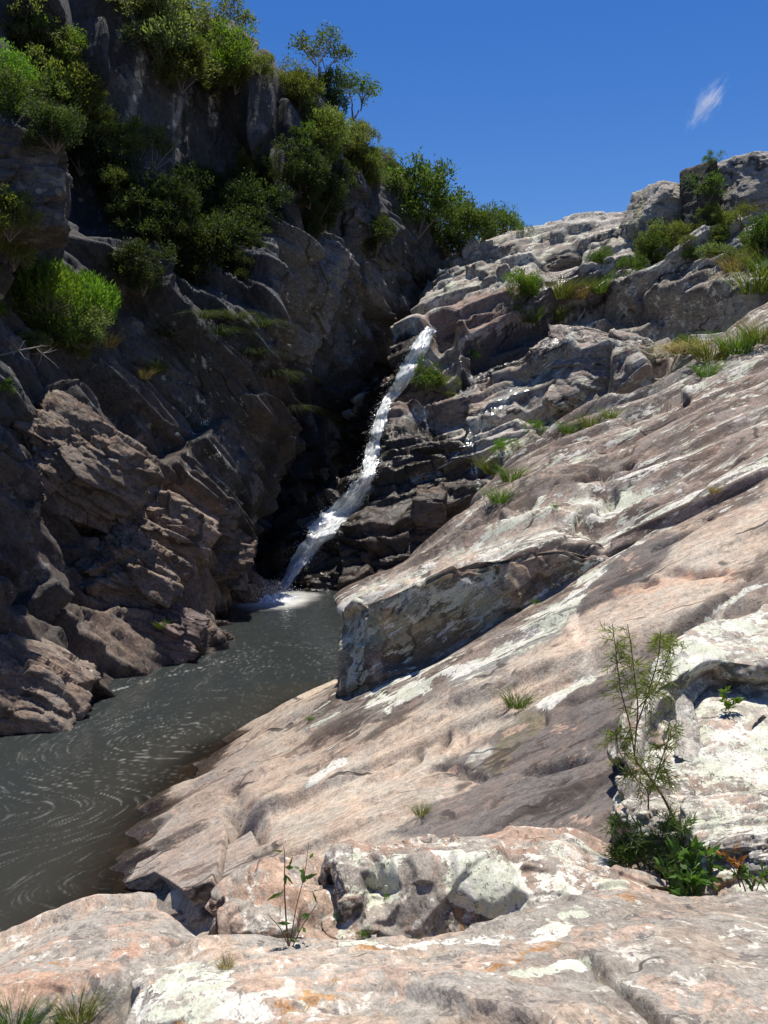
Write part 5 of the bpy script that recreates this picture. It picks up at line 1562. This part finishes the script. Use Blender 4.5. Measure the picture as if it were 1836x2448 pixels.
plant('shrub', 'dense', 'dark', 795, 240, 52, 'dark dense shrub between the two rim trees', 'shrub', TOPG)
plant('shrub', 'dense', 'olive', 775, 330, 62, 'yellow olive bush on the rim below the two small trees', 'shrub', TOPG)
plant('shrub', 'round', 'grey', 855, 340, 48, 'grey green bush low on the rim under the leafy tree', 'shrub', TOPG)
plant('shrub', 'round', 'olive', 905, 385, 34, 'small olive bush at the lower end of the rim', 'shrub', TOPG)
HEADG = 'trees in the notch at the gorge head'
plant('tree', 'dense', 'green', 1000, 470, 92, 'dense tree crowding the notch at the gorge head', 'tree', HEADG)
plant('tree', 'dense', 'dark', 1030, 545, 70, 'darker tree low in the notch above the waterfall', 'tree', HEADG)
plant('tree', 'dense', 'green', 1125, 560, 70, 'green tree behind the pale rock crest right of the notch', 'tree', HEADG)
plant('tree', 'dense', 'green', 1195, 556, 56, 'rounded tree top over the pale rock crest', 'tree', HEADG)
plant('tree', 'dense', 'green', 1085, 540, 62, 'middle green tree between the dense notch tree and the pale crest', 'tree', HEADG)
plant('tree', 'loose', 'green', 1252, 556, 20, 'tiny tree top at the right end of the notch trees', 'tree', HEADG)
plant('tree', 'round', 'dark', 950, 440, 38, 'shaded shrub at the left side of the notch', 'shrub', HEADG)
# left side, upper band
LG = 'shrubs on the left cliff ledges'
for i, (kd, lf, u, v, r, lab) in enumerate((
        ('round', 'grey', 35, 85, 74, 'pale shrub high at the left edge above the bright green one'),
        ('dense', 'grey', 105, 120, 66, 'grey green shrub beside the upper left bright bush'),
        ('dense', 'bright', 150, 110, 52, 'bright green bush lit near the top left of the cliff'),
        ('dense', 'bright', 20, 170, 56, 'bright green bush lit at the left frame edge below the pale shrub'),
        ('dense', 'olive', 120, 200, 78, 'broad olive shrub in the middle of the upper left thicket'),
        ('round', 'olive', 195, 235, 60, 'olive yellow shrub at the right side of the upper left thicket'),
        ('dense', 'green', 60, 250, 70, 'shaded green shrub under the upper left thicket'),
        ('round', 'olive', 225, 300, 52, 'small olive shrub descending the ledge from the thicket'),
        ('dense', 'dark', 130, 300, 62, 'dark shrub just above the grey buttress'),
        ('dense', 'dark', 190, 350, 66, 'dark shrub right of the grey buttress'),
        ('round', 'olive', 330, 335, 50, 'sunlit olive shrub under the pale streaks of the cliff face'),
        ('loose', 'olive', 385, 355, 40, 'thin shrub beside bare branches under the cliff face'),
        ('round', 'olive', 300, 455, 50, 'lit shrub above the dark ledge right of the grey buttress'),
        ('dense', 'olive', 20, 510, 62, 'sunlit olive shrub at the left frame edge below the buttress'),
        ('round', 'grey', 30, 590, 56, 'grey green shrub directly above the bright green bush at left'),
        ('round', 'olive', 590, 400, 54, 'lit olive shrub clinging to the cliff under the second face'),
        ('round', 'dark', 655, 420, 40, 'small dark shrub right of the lit cliff shrub'),
        ('dense', 'grey', 60, 690, 62, 'grey leaved bush at the left of the bright green bush'),
        ('upright', 'bright', 110, 690, 78, 'bright green upright shooted bush left half of the big lit clump'),
        ('upright', 'bright', 205, 715, 70, 'bright green upright shooted bush right half of the big lit clump'),
        ('dense', 'green', 110, 775, 66, 'dull green undergrowth bush beneath the bright clump'),
        ('round', 'grey', 210, 780, 52, 'grey green low bush at the lower right of the bright clump'),
        ('loose', 'bright', 4, 742, 22, 'small yellow green sprig at the left frame edge'),
        ('loose', 'green', 10, 925, 26, 'small dark sprig low on the left frame edge'))):
    plant('shrub', kd, lf, u, v, r, lab, 'shrub', LG)
for (u, v, r) in ((450, 505, 84), (380, 570, 70), (510, 590, 78), (600, 500, 70), (560, 540, 66), (470, 600, 90), (400, 480, 60), (340, 640, 62), (265, 400, 58), (330, 520, 64)):
    plant('shrub', 'dense', 'dark', u, v, r, 'dark shaded shrub in the deep thicket under the cliff', 'shrub', 'dark shrubs in the shaded thicket')  # thicket shade is put into the darker leaf colour
for (u, v, r, lab) in ((720, 400, 56, 'dark shrub in the cleft left of the hanging pillar'), (760, 470, 58, 'lower dark shrub in the cleft beside the hanging pillar'), (900, 560, 44, 'dark scrub between the pillar and the notch trees'), (815, 420, 36, 'dark leafy shrub at the head of the hanging pillar')):
    plant('shrub', 'dense', 'dark', u, v, r, lab, 'shrub', 'dark shrubs in the cliff cleft')  # darker leaf colour stands in for the shade of the cleft
# smaller growth tangled along the rim and the ledges
def scatter(zone, count, rr, kinds, leaves, label, cat, group, seed):
    rng = random.Random(seed)
    us = [p[0] for p in zone]; vs = [p[1] for p in zone]
    n = 0
    while n < count:
        u, v = rng.uniform(min(us), max(us)), rng.uniform(min(vs), max(vs))
        if not bool(inside(np.array(u), np.array(v), zone)): continue
        n += 1
        plant('shrub', rng.choice(kinds), rng.choice(leaves), u, v, rng.uniform(*rr), label, cat, group, squash=rng.uniform(0.75, 1.2))


scatter([(300, -40), (430, -20), (470, 60), (600, 110), (720, 200), (720, 250), (600, 200), (440, 190), (340, 110)], 20, (26, 46), ('round', 'loose', 'dense'), ('olive', 'grey', 'green', 'olive'), 'small shrub in the tangled growth along the cliff rim', 'shrub', 'small rim shrubs', 5)
scatter([(700, 240), (800, 300), (870, 330), (930, 400), (960, 470), (900, 430), (840, 400), (760, 370), (700, 330)], 18, (24, 44), ('round', 'loose', 'dense'), ('olive', 'grey', 'green'), 'small shrub on the descending rim above the gorge head', 'shrub', 'small shrubs on the descending rim', 6)
scatter([(0, 20), (130, 60), (240, 230), (330, 320), (300, 420), (180, 330), (80, 290), (0, 280)], 20, (22, 44), ('round', 'dense', 'loose'), ('olive', 'green', 'grey', 'dark'), 'small shrub in the upper left thicket', 'shrub', 'small thicket shrubs', 7)
scatter([(240, 420), (420, 430), (640, 470), (610, 590), (560, 690), (480, 680), (350, 600), (260, 520)], 22, (30, 56), ('dense', 'round', 'loose'), ('dark',), 'dark shaded shrub in the deep thicket under the cliff', 'shrub', 'dark shrubs in the shaded thicket', 8)  # only the darkest leaf here, so the colour supplies the shade
scatter([(700, 360), (800, 400), (790, 520), (720, 560), (680, 480)], 9, (28, 48), ('dense',), ('dark', 'dark', 'green'), 'dark shaded shrub in the cleft beside the hanging pillar', 'shrub', 'small dark cleft shrubs', 9)
scatter([(0, 560), (60, 600), (240, 760), (200, 830), (60, 830), (0, 780)], 12, (24, 46), ('dense', 'round', 'loose'), ('grey', 'green', 'olive'), 'low shrub among the growth around the bright green clump', 'shrub', 'low shrubs by the bright clump', 10)
scatter([(1480, 560), (1800, 500), (1836, 640), (1700, 650), (1480, 680)], 12, (18, 34), ('round', 'loose', 'dense'), ('olive', 'green', 'grey'), 'small bush among the rocks under the skyline crags', 'shrub', 'small bushes under the crags', 11)
# hanging dark grass on the shaded cliff
for (u, v, r) in ((520, 800, 90), (600, 850, 80), (650, 900, 80), (480, 760, 80), (560, 760, 80), (690, 980, 70), (400, 800, 60), (620, 780, 80)):
    tuft(u, v, r, 'dark', 'dark hanging grass on the shaded rock below the thicket', group='dark grass hanging on the shaded cliff', meshes=HANG, name='hanging_grass', wide=1.0)
tuft(370, 890, 60, 'lush', 'small bright grass tuft in a crack of the shaded left rock')
tuft(345, 905, 50, 'dry', 'dry brown grass beside the bright tuft on the left rock')
tuft(150, 830, 70, 'grass', 'pale hanging grass under the bright green bush', meshes=HANG)
tuft(260, 830, 60, 'dry', 'dry grass at the right foot of the bright green bush')
tuft(385, 1500, 34, 'lush', 'little green plant low on the left bank rocks')
# right side
RG = 'shrubs below the right skyline crags'
for kd, lf, u, v, r, lab in (
        ('dense', 'green', 1560, 600, 44, 'dark green shrub at the foot of the leftmost skyline crag'),
        ('round', 'olive', 1620, 570, 42, 'olive shrub below the squared crag'),
        ('round', 'green', 1500, 650, 44, 'green shrub drooping over the wet rock below the notch boulder'),
        ('dense', 'green', 1440, 620, 30, 'small dark shrub beside the overhanging rock block'),
        ('round', 'olive', 1700, 520, 40, 'yellowish shrub under the massive crag'),
        ('round', 'grey', 1700, 615, 36, 'grey green shrub in front of the flat skyline rock'),
        ('loose', 'green', 1690, 450, 42, 'dark green leafy shrub growing on the squared crag face'),
        ('loose', 'green', 1704, 382, 22, 'sparse sprig on top of the squared crag'),
        ('loose', 'olive', 1775, 520, 34, 'thin dry shrub against the massive crag base'),
        ('dense', 'green', 1835, 560, 50, 'green shrub at the right frame edge under the crags'),
        ('dense', 'bright', 1250, 680, 40, 'leafy green patch left of the reddish grass'),
        ('loose', 'green', 1235, 735, 26, 'small trailing shrub below the green leafy patch'),
        ('round', 'green', 1020, 895, 40, 'green shrub beside the top of the waterfall'),
        ('loose', 'olive', 1065, 925, 30, 'thin dark shrub right of the waterfall shrub'),
        ('loose', 'bright', 1205, 1075, 32, 'fresh green plant beside the narrow trickle'),
        ('loose', 'bright', 1280, 1025, 24, 'small fresh plant in the crack above the ledge'),
        ('loose', 'bright', 1130, 850, 16, 'tiny green plant in the dark recess right of the fall'),
        ('loose', 'bright', 1326, 1213, 13, 'tiny bright green plant on the pale ledge top'),
        ('loose', 'bright', 1282, 1443, 12, 'tiny fern at the foot of the ledge face'),
        ('loose', 'bright', 1240, 1462, 9, 'tiniest green sprig under the ledge face'),
        ('loose', 'green', 1645, 830, 34, 'green shrub above the hanging dry grass')):
    plant('plant' if r < 33 else 'shrub', kd, lf, u, v, r, lab, 'plant' if r < 33 else 'shrub', RG if r >= 36 else None)
for u, v, h, lf, lab in (
        (1385, 712, 70, 'dry', 'reddish dry grass tuft under the overhanging rock block'),
        (1340, 712, 66, 'grass', 'pale green grass tuft left of the reddish tuft'),
        (1430, 700, 50, 'lush', 'green grass right of the reddish tuft'),
        (1330, 765, 46, 'grass', 'grass tuft on the slab edge left of the white trickle'),
        (1265, 770, 50, 'lush', 'green grass hanging below the leafy green patch'),
        (1700, 860, 110, 'grass', 'tall grass clump nearest the hanging dry grass'),
        (1760, 845, 110, 'lush', 'tall green grass clump in the middle of the right bank'),
        (1815, 820, 110, 'grass', 'tall pale grass clump at the right frame edge'),
        (1690, 900, 70, 'lush', 'lower bright grass clump above the slab crest'),
        (1800, 700, 120, 'grass', 'reedy long leaved clump under the right edge shrub'),
        (1835, 660, 120, 'lush', 'arching reeds at the right frame edge'),
        (1755, 650, 60, 'dry', 'pale dry grass below the flat skyline rock'),
        (1410, 1020, 50, 'grass', 'grass tuft on the crack line above the ledge crest'),
        (1360, 1035, 44, 'lush', 'green grass left of the crack line tuft'),
        (1460, 1000, 36, 'grass', 'small grass at the upper end of the crack line'),
        (1180, 1130, 80, 'grass', 'reddish green grass hanging beside the narrow trickle'),
        (1195, 1200, 76, 'lush', 'bright green grass behind the ledge crest'),
        (1225, 1150, 60, 'lush', 'leafy grass on the pale wedged slab'),
        (1708, 1178, 26, 'dry', 'tiny dry grass tuft on the upper slope'),
        (1235, 1688, 62, 'lush', 'fresh green grass tuft alone on the tan slab'),
        (1008, 1948, 40, 'grass', 'small thin grass tuft on the slab behind the boulder'),
        (742, 1722, 18, 'lush', 'tiny mossy tuft near the waterline of the slab'),
        (540, 2312, 40, 'dry', 'sparse dry grass between the two front rocks')):
    tuft(u, v, h * (1.35 if h < 70 else 1.0), lf, lab)
for u, v, h, lf in ((1640, 900, 120, 'dry'), (1665, 905, 110, 'dry')):
    tuft(u, v - 60, h, lf, 'straw coloured dry grass hanging down beside the dark rock', group='hanging straw grass', meshes=HANG, name='hanging_grass')

# bare branches
def branches(name, label, pts, seed, spread, bark=PALEBARK, r0=0.02):
    rng = np.random.default_rng(seed)
    p0 = hit(*pts[0], 0.1); Y = p0[1]
    main = np.array([un(u, v, Y - 0.05 * k) for k, (u, v) in enumerate(pts)])
    segs = [(main, r0, r0 * 0.4)]
    for k in range(14):
        a = main[rng.integers(1, len(main))]
        segs.append((limb(a, a + rng.normal(0, 1, 3) * spread + np.array([spread, 0, 0.2 * spread]), rng, 0.15, 5), r0 * 0.45, r0 * 0.15))
    o = link(name, tubes_mesh(name, segs), bark)
    tag(o, label, 'branch')
branches('dead_branch', 'bare pale branch sticking out below the bright green bush', [(0, 850), (45, 838), (85, 830), (100, 845)], 3, 0.16)
branches('dead_branch', 'spray of bare grey twigs under the streaked cliff face', [(345, 400), (365, 410), (385, 425), (375, 445)], 5, 0.35, r0=0.025)

# ------------------------------------------------------------------ near plants, each built leaf by leaf
def pxpath(pts, Y):
    """World points of a stem drawn in columns and rows at distance Y (or one distance per point)."""
    Ys = np.broadcast_to(np.asarray(Y, float), (len(pts),))
    return np.array([un(u, v, y) for (u, v), y in zip(pts, Ys)])


def along(path, n):
    t = np.linspace(0, len(path) - 1, n)
    i = np.minimum(t.astype(int), len(path) - 2); f = (t - i)[:, None]
    return path[i] * (1 - f) + path[i + 1] * f


def near_plant(name, label, cat, stems, twigs, leaf_len, leaf_wid, leaf, bark, seed, r0, per=18, droop=0.0, twig_len=0.12, start=0.25, up=0.4, bare=0.0):
    """Stems given as world paths; twigs grow along them and carry leaves."""
    rng = np.random.default_rng(seed)
    root = stems[0][0]
    e = empty(name, root)
    segs, bs, ax = [], [], []
    for k, st in enumerate(stems):
        st = along(catmull(st, 24, 0), 24)
        segs.append((st, r0 if k == 0 else r0 * 0.6, r0 * 0.25))
        for j in range(twigs):
            f = rng.uniform(start, 1.0)
            p = st[int(f * 23)]
            d = unit(rng.normal(0, 1, 3) * np.array([1, 0.8, 0.5]) + UPV * up)
            L = twig_len * rng.uniform(0.5, 1.2) * (1.15 - 0.6 * f)
            tw = np.array([p + d * L * t + np.array([0, 0, -droop * L * t * t]) for t in np.linspace(0, 1, 5)])
            segs.append((tw, r0 * 0.22, r0 * 0.1))
            q = along(tw, per)[int(bare * per):]
            bs.append(q); dd = unit(np.gradient(q, axis=0))
            ax.append(unit(dd * 0.8 + rng.normal(0, 0.55, q.shape) + UPV * 0.1))
    bs = np.concatenate(bs); ax = np.concatenate(ax)
    side = unit(np.cross(ax, rng.normal(0, 1, ax.shape)))
    lm = leaves_mesh('leaves', bs, ax, side, rng.uniform(0.6, 1.15, len(bs)) * leaf_len, leaf_wid * rng.uniform(0.7, 1.1, len(bs)), rng)
    a = link('leaves', lm, LEAF[leaf], e); a['kind'] = 'stuff'; a.matrix_parent_inverse = Matrix.Translation(-Vector(root))
    b = link('stem', tubes_mesh('stem', segs, 6), bark, e); b.matrix_parent_inverse = Matrix.Translation(-Vector(root))
    tag(e, label, cat)
    return e


LEAF['needle'] = leaf_material('needle_leaf', (0.21, 0.27, 0.075), 0.4, 0.5, 0.45)
sY = 4.95
near_plant('sapling', 'slender feathery sapling with a bent stem in front of the lichen rock', 'sapling', [
    pxpath([(1612, 1960), (1585, 1905), (1550, 1855), (1518, 1815), (1520, 1760), (1525, 1690), (1516, 1610), (1508, 1540), (1500, 1492)], sY),
    pxpath([(1518, 1812), (1505, 1730), (1484, 1650), (1474, 1570), (1464, 1492)], sY + 0.05),
    pxpath([(1521, 1740), (1548, 1660), (1572, 1580), (1580, 1510)], sY - 0.05),
    pxpath([(1528, 1690), (1570, 1640), (1600, 1560), (1606, 1510)], sY + 0.1),
    pxpath([(1550, 1935), (1547, 1890), (1510, 1850), (1478, 1790), (1470, 1740)], sY - 0.1),
    pxpath([(1552, 1900), (1570, 1850), (1590, 1790), (1606, 1740)], sY)],
    26, 0.066, 0.0060, 'needle', REDBARK, 31, 0.008, 22, 0.5, 0.15, 0.2, 0.2)
near_plant('bush', 'feathery dark green bush at the shaded foot of the sapling', 'bush', [
    pxpath([(1530, 2080), (1510, 2030), (1490, 1990), (1475, 1960)], 4.72), pxpath([(1540, 2080), (1540, 2030), (1530, 1970)], 4.7), pxpath([(1560, 2080), (1580, 2010), (1600, 1950)], 4.75),
    pxpath([(1570, 2090), (1620, 2030), (1640, 1960)], 4.7), pxpath([(1520, 2090), (1490, 2050), (1470, 2030)], 4.7)],
    36, 0.060, 0.006, 'green', BARK, 33, 0.008, 18, 0.3, 0.13, 0.15, 0.3)
near_plant('bush', 'broad leaved glossy green bush in the gap below the lichen rock', 'bush', [
    pxpath([(1640, 2170), (1630, 2100), (1610, 2040)], 4.35), pxpath([(1650, 2170), (1660, 2090), (1650, 2010)], 4.35), pxpath([(1660, 2170), (1690, 2100), (1690, 2040)], 4.4),
    pxpath([(1630, 2170), (1610, 2125), (1595, 2080)], 4.4), pxpath([(1650, 2170), (1640, 2140), (1655, 2090)], 4.25)],
    11, 0.085, 0.034, 'gloss', BARK, 35, 0.008, 6, 0.2, 0.10, 0.25, 0.7)
near_plant('bush', 'low green plant with orange young leaves before the grey white topped rock', 'plant', [
    pxpath([(1790, 2160), (1775, 2110), (1745, 2075)], 4.05), pxpath([(1800, 2160), (1815, 2110), (1830, 2080)], 4.05), pxpath([(1795, 2160), (1800, 2120), (1790, 2090)], 4.0)],
    5, 0.060, 0.020, 'gloss', REDBARK, 37, 0.005, 5, 0.1, 0.08, 0.2, 0.7)
near_plant('young_shoot', 'reddish orange young shoot above the low green plant', 'shoot', [pxpath([(1770, 2120), (1755, 2080), (1730, 2040)], 4.03), pxpath([(1775, 2110), (1765, 2075), (1755, 2060)], 4.03)],
    5, 0.045, 0.018, 'red', REDBARK, 39, 0.004, 4, 0.1, 0.05, 0.3, 0.7)
near_plant('leafy_plant', 'small leafy plant in the recess of the lichen rock', 'plant', [pxpath([(1735, 1700), (1737, 1680), (1733, 1655)], 6.2), pxpath([(1740, 1700), (1748, 1685), (1760, 1675)], 6.2)],
    6, 0.06, 0.028, 'bright', BARK, 41, 0.004, 4, 0.1, 0.05, 0.2, 0.7)
near_plant('seedling', 'thin seedling with few oblong leaves before the low brown rock', 'seedling', [
    pxpath([(690, 2262), (684, 2200), (680, 2120), (681, 2050), (678, 2022)], 3.35), pxpath([(692, 2262), (708, 2170), (728, 2090), (738, 2015)], 3.33),
    pxpath([(700, 2262), (722, 2215), (745, 2180), (760, 2155)], 3.3), pxpath([(690, 2262), (670, 2220), (640, 2185)], 3.3)],
    4, 0.062, 0.019, 'gloss', REDBARK, 43, 0.0045, 2, 0.0, 0.03, 0.05, 0.5)
MOSSG = 'small weeds at the foot of the squarish boulder'
for u, v, r, lab in ((812, 2195, 16, 'tiny green weed at the left foot of the squarish boulder'), (870, 2235, 18, 'low green weed under the hollow of the squarish boulder'), (925, 2145, 10, 'tiny moss sprig inside the boulder hollow')):
    plant('weed', 'loose', 'bright', u, v, r, lab, 'weed', MOSSG)
for u, v, h, lf, w, lab in ((35, 2470, 150, 'lush', 0.8, 'broad bladed grass tuft in the bottom left corner'), (185, 2440, 110, 'grass', 1.1, 'arching grass tuft beside the corner tuft on the front rock'), (120, 2475, 70, 'lush', 1.0, 'short leafy grass between the two front tufts')):
    tuft(u, v, h, lf, lab, wide=w)
px_block('rock', 'grey front rock with a white lichen top at the right frame edge', (1655, 1965, 1990, 2190), 4.25, 0.9, [(0.95, -0.2, 0.2), (0.2, 0.97, 0.1), (-0.2, -0.1, 0.97)], [((-0.6, -0.4, 0.7), 0.30), ((0.1, -0.8, 0.6), 0.36)], 90,
         np.array([0.22, 0.20, 0.18]), 0.62, 261, amp=0.035, mat='near')
px_block('rock', 'white topped stone behind the feathery bush', (1500, 1915, 1680, 2090), 4.95, 0.6, [(0.97, -0.1, 0.1), (0.1, 0.98, 0.1), (-0.1, -0.1, 0.98)], [((-0.2, -0.8, 0.5), 0.22)], 70, np.array([0.17, 0.15, 0.13]), 0.55, 263, amp=0.03, mat='near')


def stump():
    th = np.linspace(0, 2 * math.pi, 90); t = np.linspace(0, 1, 110)
    TH, T = np.meshgrid(th, t)
    a = un(1648, 1800, 5.75); b = un(1634, 1662, 6.2)
    axis = b - a
    c = a + T[..., None] * axis
    r = (0.078 - 0.034 * T + 0.02 * np.exp(-T * 9)) * (1 - 0.75 * sstep(0.86, 1.0, T))
    q = np.stack([np.cos(TH) * 2.6, np.sin(TH) * 2.6, T * 1.6], -1)
    r = r * (1.05 + 1.15 * fbm(q * 1.3, 6, 77, 0.62))
    x = np.array([1.0, 0, 0]); y = np.array([0, 1.0, 0.2])
    P = c + (np.cos(TH) * r)[..., None] * x + (np.sin(TH) * r)[..., None] * y
    pt = Paint(P, np.array([0.44, 0.42, 0.37]), basis((0, -1, 0), (0, 0, 1)), lich=0.45)
    o = link('stump', grid_mesh('stump', P, pt.attrs()), M['near'])
    tag(o, 'splintered pale grey stump leaning on the lichen rock', 'stump')
stump()

# ------------------------------------------------------------------ a wisp of cloud far behind the skyline
def make_cloud():
    m, nt, out = nodes_of('cloud_wisp')
    g = NT(nt)
    tc = g.n('ShaderNodeTexCoord').outputs['Object']
    L = g.n('ShaderNodeVectorMath', {0: tc}, operation='LENGTH').outputs['Value']
    n = g.noise(g.scale(tc, (1.8, 1.8, 1.3)), 1.7, 8, 0.7, 0.4)
    d = g.ramp(g.math('SUBTRACT', n, g.math('MULTIPLY', L, 0.33)), 0.26, 0.52)
    v = g.n('ShaderNodeVolumePrincipled', {'Color': (1, 1, 1, 1), 'Density': g.math('MULTIPLY', d, 0.016), 'Anisotropy': 0.3})
    nt.links.new(v.outputs[0], out.inputs['Volume'])
    import bmesh
    bm = bmesh.new()
    bmesh.ops.create_icosphere(bm, subdivisions=3, radius=1.0)
    me = bpy.data.meshes.new('cloud'); bm.to_mesh(me); bm.free()
    o = link('cloud', me, m)
    Y = 2400.0
    o.location = un(1690, 248, Y)
    o.scale = (38, 60, 92)
    o.rotation_euler = (0, rad(34), 0)
    tag(o, 'small white wisp of cloud high in the blue sky', 'cloud')
make_cloud()
